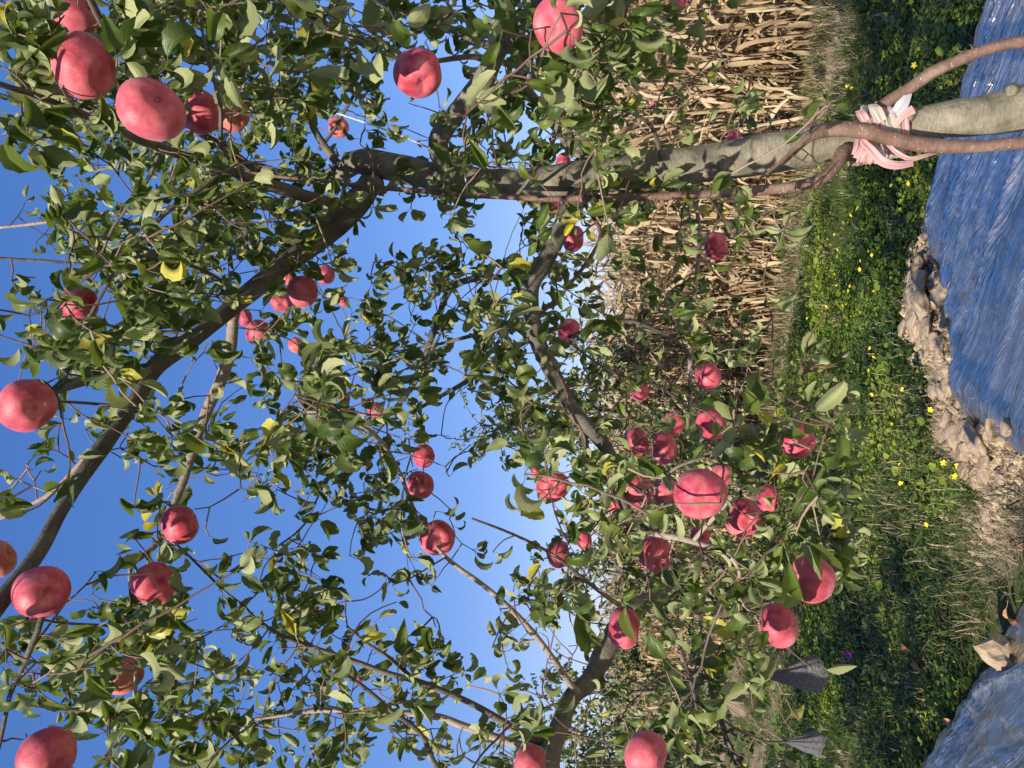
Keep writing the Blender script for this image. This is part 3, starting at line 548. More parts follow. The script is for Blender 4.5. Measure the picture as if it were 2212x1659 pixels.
# ------------------------------------------------------------------ limbs traced from the photograph: (x, y, width px, depth m)
O, MI, PA, RE = BARK_OLD, BARK_MID, BARK_PALE, BARK_RED
T1 = [
 ('trunk', O, [(3700, 190, 175, 1.15), (3000, 200, 150, 1.42), (2300, 226, 104, 1.70), (2212, 235, 97, 1.73), (2110, 250, 84, 1.76), (2000, 264, 72, 1.79), (1900, 292, 74, 1.81), (1850, 306, 80, 1.83), (1780, 310, 84, 1.84), (1646, 334, 86, 1.86), (1500, 357, 80, 1.89), (1380, 370, 73, 1.91), (1200, 392, 68, 1.94), (1097, 398, 64, 1.96), (978, 390, 58, 1.98), (880, 368, 61, 2.0), (800, 352, 58, 2.02), (765, 352, 50, 2.03), (738, 372, 38, 2.05), (690, 384, 28, 2.08), (620, 380, 22, 2.12), (540, 360, 18, 2.2), (430, 380, 14, 2.3), (330, 350, 9, 2.4), (200, 370, 6, 2.5)], None),
 ('limb', MI, [(800, 395, 50, 2.03), (775, 432, 56, 2.0), (714, 492, 54, 1.97), (660, 540, 48, 1.93), (600, 583, 42, 1.88), (520, 648, 38, 1.8), (430, 722, 35, 1.7), (340, 788, 35, 1.6), (290, 870, 32, 1.53), (240, 940, 31, 1.48), (190, 1010, 30, 1.42), (130, 1105, 31, 1.36), (85, 1190, 33, 1.3), (20, 1275, 36, 1.24), (-60, 1370, 40, 1.18), (-200, 1480, 34, 1.1)], 'big grey-brown limb sweeping up to the left across the sky'),
 ('limb', O, [(1040, 392, 44, 1.98), (985, 368, 42, 1.96), (955, 348, 36, 1.94), (947, 305, 40, 1.9), (972, 262, 40, 1.85), (1012, 215, 44, 1.8), (1045, 172, 44, 1.75), (1062, 138, 38, 1.7), (1090, 95, 30, 1.66), (1150, 20, 26, 1.6), (1200, -80, 20, 1.5)], 'crooked grey limb with an elbow, growing up to the right of the trunk'),
 ('limb', MI, [(1064, 135, 16, 1.7), (1030, 123, 13, 1.68), (990, 124, 12, 1.64), (945, 129, 11, 1.6), (900, 128, 9, 1.62), (856, 121, 9, 1.6), (780, 89, 8, 1.55), (697, 46, 8, 1.5), (615, 13, 7, 1.45), (520, -40, 5, 1.4)], None),
 ('limb', MI, [(1075, 108, 20, 1.7), (1030, 88, 18, 1.72), (962, 58, 16, 1.75), (905, 34, 14, 1.75), (846, 12, 14, 1.75), (790, -20, 12, 1.75), (640, -120, 8, 1.75)], None),
 ('limb', RE, [(1838, 318, 22, 1.80), (1820, 326, 25, 1.775), (1812, 346, 27, 1.76), (1790, 376, 25, 1.75), (1740, 398, 22, 1.75), (1646, 411, 20, 1.76), (1500, 421, 18, 1.78), (1400, 425, 17, 1.8), (1270, 428, 15, 1.82), (1190, 430, 14, 1.84), (1097, 425, 13, 1.86), (1000, 420, 12, 1.88), (900, 412, 11, 1.9), (800, 404, 10, 1.92), (740, 398, 9, 1.93), (665, 387, 8, 1.95), (590, 380, 7, 1.95), (480, 360, 5, 1.95)], 'slim straight reddish-brown shoot running up in front of the trunk'),
 ('limb', MI, [(790, 432, 30, 2.0), (763, 443, 30, 1.95), (715, 438, 28, 1.88), (631, 415, 26, 1.78), (548, 388, 22, 1.66), (463, 357, 20, 1.52), (380, 331, 20, 1.4), (314, 307, 21, 1.3), (265, 287, 19, 1.22), (198, 255, 17, 1.14), (132, 228, 15, 1.08), (66, 202, 14, 1.02), (0, 182, 12, .97), (-90, 140, 9, .92)], 'long dark limb climbing to the upper right, two big apples beside it'),
 ('limb', MI, [(560, 375, 18, 2.2), (500, 330, 18, 2.0), (440, 290, 18, 1.85), (380, 240, 18, 1.7), (330, 195, 18, 1.58), (308, 169, 18, 1.52), (288, 136, 18, 1.48), (258, 96, 18, 1.44), (225, 50, 17, 1.4), (198, 0, 16, 1.36), (170, -60, 12, 1.3)], None),
 ('limb', MI, [(490, 345, 8, 1.58), (480, 307, 9, 1.4), (476, 225, 9, 1.25), (453, 142, 8, 1.2), (440, 76, 7, 1.18), (432, 0, 5, 1.15), (425, -60, 4, 1.15)], None),
 ('limb', MI, [(745, 360, 20, 2.04), (727, 350, 17, 2.03), (681, 284, 15, 2.0), (664, 231, 13, 1.98), (674, 172, 11, 1.95), (660, 120, 8, 1.92), (620, 60, 6, 1.9)], None),
 ('limb', MI, [(690, 325, 9, 2.02), (721, 284, 8, 2.0), (747, 238, 7, 1.98), (780, 179, 6, 1.95), (810, 120, 4, 1.95)], None),
 ('limb', MI, [(475, 372, 12, 1.56), (463, 387, 11, 1.55), (380, 440, 11, 1.52), (324, 493, 10, 1.5), (274, 542, 9, 1.48), (200, 590, 7, 1.45), (130, 640, 5, 1.45)], None),
 ('limb', MI, [(345, 320, 8, 1.36), (317, 390, 8, 1.38), (281, 443, 7, 1.4), (245, 496, 7, 1.42), (215, 560, 5, 1.42), (150, 620, 4, 1.4)], None),
 ('limb', PA, [(560, 440, 10, 2.1), (450, 448, 10, 2.2), (347, 453, 10, 2.25), (231, 463, 9, 2.3), (126, 474, 8, 2.3), (0, 493, 6, 2.3), (-80, 505, 4, 2.3)], 'pale pinkish twig reaching out level against the sky'),
 ('limb', MI, [(612, 578, 24, 1.9), (595, 562, 22, 1.9), (548, 520, 22, 1.92), (500, 460, 18, 2.0), (430, 430, 12, 2.1), (340, 420, 8, 2.2)], None),
 ('limb', MI, [(330, 795, 16, 1.6), (311, 793, 13, 1.58), (251, 808, 12, 1.48), (198, 825, 12, 1.38), (149, 837, 11, 1.3), (105, 848, 10, 1.24), (50, 850, 7, 1.24)], None),
 ('limb', MI, [(283, 882, 9, 1.53), (198, 873, 7, 1.42), (116, 868, 6, 1.28), (60, 866, 5, 1.24)], None),
 ('limb', PA, [(236, 935, 14, 1.48), (222, 950, 12, 1.5), (179, 995, 12, 1.5), (116, 1060, 11, 1.5), (43, 1099, 9, 1.5), (-30, 1135, 7, 1.5)], 'pale sunlit shoot leaving the big limb, running almost beside it'),
 ('limb', MI, [(425, 728, 10, 1.7), (413, 720, 9, 1.7), (298, 714, 8, 1.66), (198, 694, 6, 1.6), (100, 680, 4, 1.55)], None),
 ('limb', MI, [(135, 790, 6, 1.4), (152, 763, 7, 1.4), (185, 697, 7, 1.4), (215, 645, 7, 1.38), (251, 582, 8, 1.38), (300, 555, 8, 1.4), (380, 560, 9, 1.5), (450, 590, 9, 1.65), (520, 640, 10, 1.8)], None),
 ('limb', MI, [(262, 576, 7, 1.38), (180, 572, 6, 1.36), (99, 563, 6, 1.34), (0, 555, 6, 1.32), (-60, 550, 5, 1.3)], None),
 ('limb', PA, [(510, 660, 28, 1.8), (503, 691, 25, 1.8), (499, 747, 24, 1.8), (480, 813, 22, 1.79), (453, 873, 21, 1.78), (423, 952, 19, 1.77), (397, 1038, 18, 1.75), (374, 1097, 16, 1.72), (345, 1165, 14, 1.68), (310, 1200, 12, 1.65), (284, 1222, 10, 1.62), (281, 1262, 7, 1.6), (290, 1330, 7, 1.6), (295, 1400, 8, 1.6), (288, 1537, 9, 1.6), (267, 1588, 9, 1.6), (203, 1659, 8, 1.55), (120, 1740, 6, 1.5)], 'pale straight side limb dropping from the big limb toward two rose apples'),
 ('limb', MI, [(350, 1158, 6, 1.68), (383, 1178, 5, 1.66), (440, 1232, 5, 1.64), (484, 1276, 5, 1.62), (530, 1310, 5, 1.62), (548, 1331, 6, 1.62), (600, 1368, 8, 1.63), (670, 1395, 9, 1.65)], None),
 ('limb', MI, [(60, 1230, 14, 1.28), (88, 1262, 13, 1.22), (90, 1334, 12, 1.2), (68, 1395, 12, 1.2), (44, 1452, 11, 1.2), (20, 1503, 10, 1.2), (3, 1578, 9, 1.2), (-20, 1670, 7, 1.2)], None),
 ('limb', MI, [(84, 1336, 6, 1.2), (112, 1344, 6, 1.22), (169, 1351, 6, 1.28), (230, 1356, 6, 1.38), (290, 1362, 6, 1.55)], None),
 ('limb', MI, [(65, 1402, 7, 1.2), (110, 1345, 5, 1.24), (145, 1300, 4, 1.3)], None),
 ('limb', MI, [(1270, 402, 50, 1.93), (1245, 430, 44, 1.9), (1215, 490, 38, 1.88), (1186, 549, 36, 1.87), (1165, 585, 38, 1.86), (1148, 618, 34, 1.85), (1148, 674, 36, 1.84), (1160, 734, 38, 1.83), (1186, 790, 36, 1.82), (1213, 846, 35, 1.8), (1243, 893, 33, 1.77), (1285, 939, 30, 1.74), (1312, 972, 30, 1.72), (1335, 1030, 22, 1.7), (1345, 1080, 16, 1.68), (1380, 1130, 14, 1.62), (1415, 1153, 13, 1.55)], 'thick dark drooping limb leading left to the big apple cluster'),
 ('limb', PA, [(1410, 1152, 12, 1.56), (1470, 1161, 15, 1.5), (1520, 1175, 14, 1.48), (1571, 1192, 11, 1.48), (1600, 1235, 8, 1.5), (1598, 1290, 8, 1.52), (1639, 1341, 7, 1.55), (1644, 1400, 6, 1.7), (1642, 1450, 5, 2.0)], None),
 ('limb', PA, [(1500, 1170, 10, 1.49), (1525, 1140, 11, 1.46), (1550, 1112, 10, 1.44), (1600, 1050, 8, 1.42), (1650, 990, 7, 1.4), (1690, 930, 6, 1.38), (1740, 880, 4, 1.36)], None),
 ('limb', MI, [(1335, 1030, 10, 1.7), (1400, 1060, 8, 1.5), (1460, 1010, 7, 1.42), (1530, 985, 6, 1.36), (1600, 960, 6, 1.3)], None),
 ('limb', MI, [(1262, 940, 14, 1.75), (1275, 995, 11, 1.68), (1312, 1041, 10, 1.6), (1342, 1097, 8, 1.55), (1350, 1140, 6, 1.5)], None),
 ('limb', RE, [(1183, 770, 8, 1.8), (1190, 780, 7, 1.7), (1219, 836, 6, 1.62), (1239, 899, 6, 1.58), (1262, 945, 6, 1.58), (1270, 990, 6, 1.6)], None),
 ('limb', PA, [(1480, 375, 12, 1.93), (1500, 430, 10, 2.1), (1510, 510, 10, 2.25), (1506, 580, 10, 2.3), (1496, 664, 10, 2.3), (1491, 747, 10, 2.3), (1490, 830, 9, 2.3), (1486, 925, 8, 2.25), (1480, 990, 5, 2.2)], 'bare straight grey branch stretched in front of the dry maize'),
 ('limb', RE, [(1262, 440, 9, 1.9), (1295, 500, 9, 1.86), (1276, 549, 9, 1.83), (1240, 598, 8, 1.83), (1206, 640, 8, 1.84), (1175, 668, 10, 1.84)], None),
 ('limb', MI, [(1165, 700, 12, 1.84), (1120, 690, 12, 1.9), (1060, 715, 10, 2.0), (1012, 727, 8, 2.1), (929, 747, 6, 2.15), (830, 760, 4, 2.2)], None),
 ('limb', MI, [(1150, 610, 14, 1.86), (1060, 600, 13, 2.0), (990, 615, 14, 2.15), (962, 644, 14, 2.25), (945, 697, 13, 2.3), (912, 787, 12, 2.32), (892, 836, 11, 2.34), (840, 900, 7, 2.35), (800, 960, 5, 2.4)], None),
 ('limb', MI, [(1170, 720, 16, 1.85), (1120, 745, 14, 1.95), (1071, 774, 12, 2.05), (1012, 823, 11, 2.15), (945, 859, 9, 2.2), (873, 896, 7, 2.2), (800, 920, 5, 2.2)], None),
 ('limb', MI, [(1440, 372, 10, 1.9), (1428, 337, 9, 1.85), (1404, 271, 8, 1.78), (1335, 228, 7, 1.7), (1302, 198, 6, 1.65), (1255, 150, 6, 1.6), (1240, 110, 6, 1.6)], None),
 ('limb', MI, [(1113, 423, 8, 1.86), (1140, 390, 8, 1.8), (1183, 324, 9, 1.74), (1196, 298, 10, 1.72), (1209, 245, 12, 1.7), (1219, 198, 13, 1.68), (1229, 112, 12, 1.66), (1235, 40, 9, 1.64), (1240, -60, 6, 1.6)], 'slim dark branch slanting across the trunk toward the upper right'),
 ('limb', O, [(1400, 362, 50, 1.91), (1328, 344, 38, 1.93), (1272, 336, 36, 1.95), (1239, 312, 36, 1.97), (1213, 281, 32, 2.0), (1183, 248, 26, 2.02), (1137, 192, 22, 2.05), (1120, 120, 16, 2.1), (1130, 30, 10, 2.15)], None),
 ('limb', RE, [(2600, 60, 26, 1.45), (2400, 75, 26, 1.55), (2212, 90, 25, 1.64), (2125, 109, 24, 1.68), (2059, 136, 24, 1.7), (2010, 159, 27, 1.72), (1970, 188, 26, 1.74), (1930, 212, 26, 1.76), (1890, 238, 22, 1.78)], 'reddish speckled cane tied to the trunk, its cut end in the tape'),
 ('limb', RE, [(2700, 330, 30, 1.35), (2400, 320, 28, 1.52), (2212, 309, 28, 1.66), (2109, 317, 26, 1.715), (2010, 314, 28, 1.735), (1944, 304, 27, 1.735), (1877, 286, 27, 1.74), (1828, 278, 28, 1.75), (1788, 281, 26, 1.765), (1755, 294, 16, 1.75), (1719, 320, 8, 1.76), (1689, 347, 7, 1.76), (1650, 380, 5, 1.76), (1600, 410, 4, 1.76)], 'reddish speckled cane curving up over the front of the tape'),
 ('limb', MI, [(1530, 400, 9, 1.88), (1560, 470, 7, 1.95), (1590, 520, 5, 2.0), (1640, 560, 4, 2.0)], None),
 ('limb', MI, [(1486, 880, 6, 2.25), (1428, 836, 5, 2.1), (1378, 823, 5, 2.0), (1302, 793, 5, 1.95), (1230, 740, 7, 1.85)], None),
 ('limb', MI, [(1230, 730, 9, 1.84), (1340, 690, 8, 1.95), (1411, 710, 7, 2.0), (1467, 744, 6, 2.05), (1520, 800, 4, 2.1)], None),
]
T2 = [
 ('trunk', O, [(2800, 2900, 190, 1.15), (2300, 2400, 150, 1.35), (1700, 2050, 110, 1.55), (1300, 1850, 80, 1.68), (1185, 1700, 62, 1.75), (1180, 1650, 58, 1.78)], None),
 ('limb', O, [(1185, 1700, 58, 1.75), (1180, 1650, 56, 1.78), (1205, 1581, 44, 1.85), (1232, 1510, 38, 1.92), (1273, 1470, 40, 1.98), (1300, 1419, 42, 2.0), (1320, 1380, 38, 2.02), (1350, 1320, 26, 2.05), (1400, 1290, 22, 2.1), (1450, 1270, 12, 2.1)], 'thick limb, dark then pale grey, bending down from the left frame edge'),
 ('limb', MI, [(1200, 1600, 18, 1.84), (1150, 1598, 17, 1.8), (1097, 1563, 15, 1.78), (1023, 1520, 14, 1.76), (921, 1480, 13, 1.73), (840, 1456, 12, 1.71), (752, 1422, 11, 1.7), (670, 1395, 9, 1.68), (600, 1368, 7, 1.66), (548, 1331, 5, 1.65)], 'dark slim branch fanning up from the left thick limb'),
 ('limb', MI, [(900, 1472, 9, 1.73), (887, 1459, 9, 1.73), (846, 1422, 9, 1.74), (799, 1391, 7, 1.75), (750, 1350, 5, 1.76)], None),
 ('limb', MI, [(1150, 1800, 20, 1.7), (1020, 1720, 14, 1.68), (945, 1655, 11, 1.66), (907, 1585, 11, 1.64), (843, 1534, 10, 1.62), (779, 1480, 9, 1.6), (700, 1430, 6, 1.58), (640, 1400, 4, 1.58)], None),
 ('limb', PA, [(1190, 1635, 22, 1.8), (1148, 1615, 18, 1.78), (1097, 1602, 17, 1.8), (1006, 1571, 16, 1.82), (938, 1547, 14, 1.84), (819, 1537, 12, 1.86), (697, 1534, 10, 1.88), (600, 1545, 7, 1.9), (480, 1560, 5, 1.9)], 'pale pinkish shoot running level through the left foliage'),
 ('limb', PA, [(1262, 1488, 18, 1.95), (1243, 1493, 16, 1.92), (1199, 1429, 14, 1.85), (1148, 1361, 13, 1.8), (1097, 1307, 12, 1.78), (1040, 1260, 11, 1.76), (989, 1226, 10, 1.75), (950, 1190, 8, 1.77), (910, 1130, 8, 1.9), (889, 1085, 9, 2.0), (870, 1038, 9, 2.0), (846, 988, 9, 1.9), (823, 952, 10, 1.75), (780, 916, 9, 1.6), (707, 886, 7, 1.45), (641, 856, 5, 1.35)], 'long bare slender branch carrying the pink apple with the deep eye'),
 ('limb', MI, [(883, 1090, 8, 2.0), (800, 1100, 6, 2.0), (720, 1030, 5, 2.0), (660, 1130, 4, 2.0), (600, 1180, 4, 2.0)], None),
 ('limb', RE, [(1350, 1320, 10, 2.05), (1240, 1230, 8, 1.9), (1180, 1190, 7, 1.75), (1097, 1150, 6, 1.6), (1020, 1120, 5, 1.55)], None),
 ('limb', MI, [(1400, 1290, 14, 2.1), (1450, 1360, 9, 2.0), (1480, 1430, 8, 1.95), (1500, 1500, 7, 1.9), (1510, 1580, 6, 1.9), (1500, 1700, 6, 1.9)], None),
 ('limb', MI, [(1500, 1500, 7, 1.9), (1570, 1560, 6, 1.95), (1650, 1600, 6, 2.0), (1700, 1602, 4, 2.05)], None),
 ('limb', MI, [(1200, 1720, 40, 1.74), (1000, 1780, 34, 1.7), (700, 1800, 28, 1.65), (400, 1780, 22, 1.55), (100, 1740, 16, 1.45), (-200, 1760, 10, 1.4)], None),
]
MASK = """
687888854556788422 100000
866899745236888541 100000
665889785237886333 132000
368998865358765422 230000
268999985360788654 330000
258999872360877454 400000
347787883578534443 200000
257665868567545654 230000
355555677777876655 440000
335443588656777655 550000
235456788427876556 530000
243333366310678753 440000
112333235542478665 560000
113523542442587656 540000
334624642212567673 200000
467764667643566566 410000
345656788887765566 400000
324555455666654455 300000"""
MASK = [[int(ch) for ch in l.replace(' ', '')] for l in MASK.strip().split('\n')]
def mask(x, y):
    if x < 0 or y < 0 or y > IH: return 5
    if x > IW: return 0
    fx = x / IW * 24 - .5; fy = y / IH * 18 - .5; ix = int(math.floor(fx)); iy = int(math.floor(fy)); tx = fx - ix; ty = fy - iy
    g = lambda a, b: MASK[min(max(b, 0), 17)][min(max(a, 0), 23)]
    return (g(ix, iy) * (1 - tx) + g(ix + 1, iy) * tx) * (1 - ty) + (g(ix, iy + 1) * (1 - tx) + g(ix + 1, iy + 1) * tx) * ty

SV = np.array([float(q) for q in sv])
KN = [(872, 362, 2.0, .013), (812, 398, 1.99, .015), (1240, 372, 1.92, .012), (1560, 352, 1.84, .013), (1960, 250, 1.76, .012), (2185, 196, 1.70, .011)]      # pruned stubs on the trunk
trees = []
class Tree:
    def __init__(s, base, label):
        s.root = empty('apple_tree', base); tag(s.root, label, 'apple tree', 'apple trees'); s.mb = []; s.tw = []; s.lv = []; s.obj = []
        s.pos = []; s.lid = []
t1 = Tree(W3(3700, 190, 1.15), 'front apple tree with grey trunk wrapped in pink tape, limbs filling the view')
t2 = Tree(W3(2800, 2900, 1.15), 'second apple tree reaching in from the left with a thick limb and fanning shoots')
SK = []; SKT = []
for ti, (t, lst) in enumerate(((t1, T1), (t2, T2))):
    for li, (nm, mat, pts, lab) in enumerate(lst):
        P = [W3(p[0], p[1], p[3]) for p in pts]; R = [p[2] / 2 * p[3] / F for p in pts]
        if nm == 'trunk':
            P = [np.array([P[0][0], P[0][1], -.1])] + [p for p in P if p[2] > .05]; R = [R[0]] + R[-(len(P) - 1):]
            t.root.location = (P[0][0], P[0][1], 0.0)
        P, R = catmull(P, R, .012 if nm == 'trunk' else .016)
        big = R.max() > .012
        mb = MB(); kn = 1 + (.22 if big else .15) * np.maximum(0, vnoise(np.arange(len(R)) * .12, 0 * R, li * 7 + ti) - .55) * 2
        j = np.stack([vnoise(np.arange(len(R)) * .09, 0 * R + q * 9, li + 50 * q) - .5 for q in range(3)], 1) * .006 * (not big)
        tube(mb, P + j, R * kn, 20 if nm == 'trunk' else (12 if big else 7), bump=.10 if big else .06, seed=li + 31 * ti)
        o = mb.build(nm, mat, t.root)
        if lab: o['label'] = lab
        t.obj.append(o); t.tw.append(MB()); t.lv.append(MB())
        if nm == 'trunk' and ti == 1: continue
        for q in range(0, len(P), 3):
            if P[q][2] > .9: SK.append(P[q]); SKT.append((ti, li))
for x_, y_, c_, r_ in KN:
    b_ = W3(x_, y_, c_); d_ = nrm(np.array([0, 0, CAMZ]) - b_ + rng.normal(0, .6, 3)); P, R = catmull([b_ - d_ * .02, b_ + d_ * .004, b_ + d_ * .014, b_ + d_ * .011], [r_ * 1.7, r_ * 1.3, r_ * .9, r_ * .3], .003); mb = MB(); tube(mb, P, R, 14, bump=.15, seed=int(x_)); mb.build('pruned_stub', BARK_OLD, t1.root)
SK = np.array(SK); n0 = len(SK)
spx = np.array([proj(p) for p in SK]); 
cap = 40000; pos = np.zeros((cap, 3)); pos[:n0] = SK; own = list(SKT); npos = n0
# attractors: where leafy twigs end
att = []
for r in range(-3, 21):
    for c in range(-7, 24):
        x0, y0 = c * IW / 24, r * IH / 18; inside = 0 <= r < 18 and c >= 0
        mval = MASK[r][c] if inside else (1.2 if c < 0 else 2.4)
        if not inside and c > 15: continue
        lam = mval / 9 * 10.5 if inside else mval / 9 * 3.6
        for q in range(rng.poisson(lam)):
            x = x0 + rng.random() * IW / 24; y = y0 + rng.random() * IH / 18
            d2 = (spx[:, 0] - x) ** 2 + (spx[:, 1] - y) ** 2; wgt = np.exp(-d2 / (2 * 90 ** 2)) + 1e-9 * (d2 < d2.min() + 1e3)
            k = rng.choice(n0, p=wgt / wgt.sum()); cc = spx[k, 2] + rng.normal(.05, .22); cc = max(cc, 1.02)
            att.append(W3(x, y, cc))
att = np.array(att)
dm = np.array([np.min(np.sum((SK - a) ** 2, 1)) for a in att]); att = att[np.argsort(dm)]
LP = {}                                      # (tree, limb) -> leaf records
AC = np.array([a[0] for a in APC]); AR = np.array([a[1] for a in APC]); AX = np.array([proj(a[0]) for a in APC]); AW = np.array([a[2] for a in AP]) / 2.
trk = np.array([(2212, 235, 97, 1.73), (2000, 264, 72, 1.79), (1900, 292, 74, 1.81), (1780, 310, 84, 1.84), (1646, 334, 86, 1.86), (1500, 357, 80, 1.89), (1380, 370, 73, 1.91), (1200, 392, 68, 1.94), (978, 390, 58, 1.98), (800, 352, 58, 2.02)])[::-1]
big1 = np.array([(775, 432), (714, 492), (600, 583), (520, 648), (340, 788), (240, 940), (130, 1105), (20, 1275)])
def leaf_ok(p, strict=True):
    x, y, c = proj(p)
    if c < .75: return False
    if np.any(np.sum((AC - p) ** 2, 1) < (AR + .008) ** 2): return False
    d = np.hypot(AX[:, 0] - x, AX[:, 1] - y); hit = (d < AW * 1.12) & (AX[:, 2] > c - .03)
    if hit.any() and rng.random() < .9: return False
    g_ = p - SV * (p[2] / SV[2]); en_ = (g_ @ E, g_ @ N)            # keep the clod bank and part of the film in the sun
    if 2.3 < en_[0] < 3.4 and 2.2 < en_[1] < 4.1 and rng.random() < .8: return False
    if x < 0 and rng.random() < .3: return False
    if x > 780 and abs(np.interp(x, trk[:, 0], trk[:, 1]) - y) < 42 and c < 1.95 and rng.random() < .55: return False
    if x > 1650 and c < 1.9 and y < 480: return False
    if x < 780 and y > 420 and c < 1.95:
        seg = np.min(np.hypot(np.interp(np.linspace(0, 7, 60), np.arange(8), big1[:, 0]) - x, np.interp(np.linspace(0, 7, 60), np.arange(8), big1[:, 1]) - y))
        if seg < 30 and rng.random() < .7: return False
    if 300 < x < 520 and 690 < y < 1170 and abs(np.interp(y, [691, 747, 813, 873, 952, 1038, 1097, 1165], [503, 499, 480, 453, 423, 397, 374, 345]) - x) < 22 and rng.random() < .7: return False
    return rng.random() < min(1, max(.03, (mask(x, y) - .9) / 3.9) ** 1.1)
def put_leaf(key, p, d, size=None, yel=None, rn=None, nrmv=None):
    size = size or (rng.uniform(.023, .050) if rng.random() < .85 else rng.uniform(.048, .064)); q = LP.setdefault(key, [])
    t = nrm(d + np.array([0, 0, -.75]) + rng.normal(0, .35, 3)); n = np.array([-.1, -.15, .7]) + rng.normal(0, .75, 3) if nrmv is None else nrmv
    xm, ym, cm_ = proj(p + t * size * .85)
    if np.any((np.hypot(AX[:, 0] - xm, AX[:, 1] - ym) < AW * .95) & (AX[:, 2] > cm_ - .02)) and rng.random() < .8: return
    if yel is None: yel = 0.0 if rng.random() > .022 else rng.uniform(.3, 1)
    q.append((p, t, n, size, rng.random() ** 1.2 if rn is None else rn, yel))
def twig(key, a, b, r0, leaves=True, leaf_n=None):
    d = b - a; L = np.linalg.norm(d); mid = (a + b) / 2 + rng.normal(0, .12, 3) * L + np.array([0, 0, .06 * L]); k = max(4, int(L / .02))
    t = np.linspace(0, 1, k)[:, None]; P = a * (1 - t) ** 2 + 2 * mid * t * (1 - t) + b * t ** 2
    P[1:-1] += rng.normal(0, .0016, (k - 2, 3)); R = np.linspace(r0, .0012, k)
    tube(tr_(key).tw[key[1]], P, R, 5, cap=False, rnd=rng.random(), seed=rng.integers(0, 99)); return P
def tr_(key): return (t1, t2)[key[0]]
for a in att:
    dd = np.sum((pos[:npos] - a) ** 2, 1); k = int(np.argmin(dd)); L = math.sqrt(dd[k])
    if L < .015 or L > .8: continue
    xa, ya, ca = proj(a)
    if ca < 1: continue
    if 0 < xa < IW and 0 < ya < IH and rng.random() > min(1, max(.05, (mask(xa, ya) - .5) / 2.8)): continue
    if not leaf_ok(a) and rng.random() < .35: continue
    key = own[k]; P = twig(key, pos[k].copy(), a, .0014 + .0045 * min(L, .6))
    for q in range(2, len(P), 2):
        if npos < cap: pos[npos] = P[q]; own.append(key); npos += 1
    T = nrm(P[-1] - P[-2])
    for q in range(rng.integers(4, 8)):      # rosette at the tip
        az = rng.normal(0, 1, 3); dv = nrm(az - T * (az @ T)) * rng.uniform(.5, 1.1) + T * rng.uniform(.1, .9)
        if leaf_ok(P[-1] + dv * .03): put_leaf(key, P[-1], dv)
    run = 0
    for q in range(len(P) - 2, 1, -1):       # leaves along the shoot
        if rng.random() < .34:
            az = rng.normal(0, 1, 3); Tq = nrm(P[q] - P[q - 1]); dv = nrm(az - Tq * (az @ Tq)) + Tq * .5
            if leaf_ok(P[q] + dv * .03): put_leaf(key, P[q], dv)
# named leaves near the camera: base x, y -> tip x, y, depth, pale underside?, yellowing
HL = [(1340,20,1362,160,1.45,0,0),(1364,158,1450,142,1.5,0,0),(1275,20,1345,35,1.5,0,0),(1300,60,1270,90,1.5,0,0),(1790,220,1715,232,1.62,0,0),(1792,228,1775,195,1.62,0,0),(1795,222,1838,240,1.6,0,0),
 (1745,283,1690,315,1.66,0,0),(1655,1020,1565,975,1.22,0,0),(1658,940,1755,920,1.3,0,0),(1700,900,1760,985,1.28,0,0),(1740,900,1828,842,1.3,1,0),(1745,880,1752,830,1.32,1,0),(1690,880,1600,820,1.3,0,0),
 (1700,860,1740,800,1.3,0,0),(1808,785,1850,762,1.35,0,0),(1805,790,1760,770,1.35,1,0),(1660,1040,1690,1000,1.3,0,1),(1640,1070,1700,1090,1.25,0,0),(1710,1110,1780,1020,1.25,0,0),(1720,1150,1828,1235,1.22,0,0),
 (1700,1150,1660,1260,1.25,0,0),(1690,1170,1745,1330,1.25,0,0),(1770,1155,1800,1085,1.3,1,0),(1560,1320,1530,1360,1.5,0,0),(1640,1325,1560,1380,1.5,0,0),(1640,1480,1545,1500,1.6,1,0),(1600,1390,1530,1340,1.6,0,.7),
 (1345,1290,1370,1375,1.4,0,0),(1450,1440,1400,1380,1.6,0,0),(1440,1450,1480,1490,1.6,0,0),(1230,1290,1295,1420,1.5,0,0),(1100,1100,1180,1110,1.5,0,.5),(1260,470,1215,500,1.7,0,.9),(1262,480,1285,520,1.7,0,.85),(1255,478,1240,445,1.7,0,.8),
 (1470,440,1500,420,1.75,0,.95),(640,880,700,940,1.25,0,0),(760,900,740,990,1.3,0,0),(720,905,690,860,1.3,0,.2),(820,960,850,1040,1.4,0,0),(780,930,700,1000,1.35,0,0),(75,600,25,640,1.35,0,0),(140,560,158,630,1.32,0,.2),
 (150,590,200,640,1.3,0,0),(240,600,300,720,1.35,0,0),(150,740,75,800,1.4,0,0),(340,1080,315,1050,1.65,0,.9),(345,1080,335,1040,1.65,0,.8),(345,1100,280,1140,1.62,0,.7),(300,1190,240,1185,1.62,0,0),(330,1170,380,1190,1.6,0,0),
 (300,1320,290,1450,1.3,0,.3),(285,1330,240,1400,1.3,0,.2),(310,1340,340,1290,1.3,0,0),(1010,1480,1060,1440,1.6,0,0),(870,1380,930,1350,1.6,0,0),(860,1440,890,1345,1.6,0,0),(600,1400,580,1470,1.5,0,.2),(645,1390,620,1320,1.5,0,.7),
 (1000,20,1075,90,1.3,0,0),(1030,10,1090,85,1.3,1,0),(1190,420,1160,500,1.6,0,0),(1090,240,1110,150,1.5,0,0),(220,250,270,270,1.2,1,0),(60,300,100,370,1.3,1,0),(1590,820,1650,900,1.3,0,0),(1500,880,1560,840,1.35,0,0),(1530,960,1580,900,1.3,0,0)]
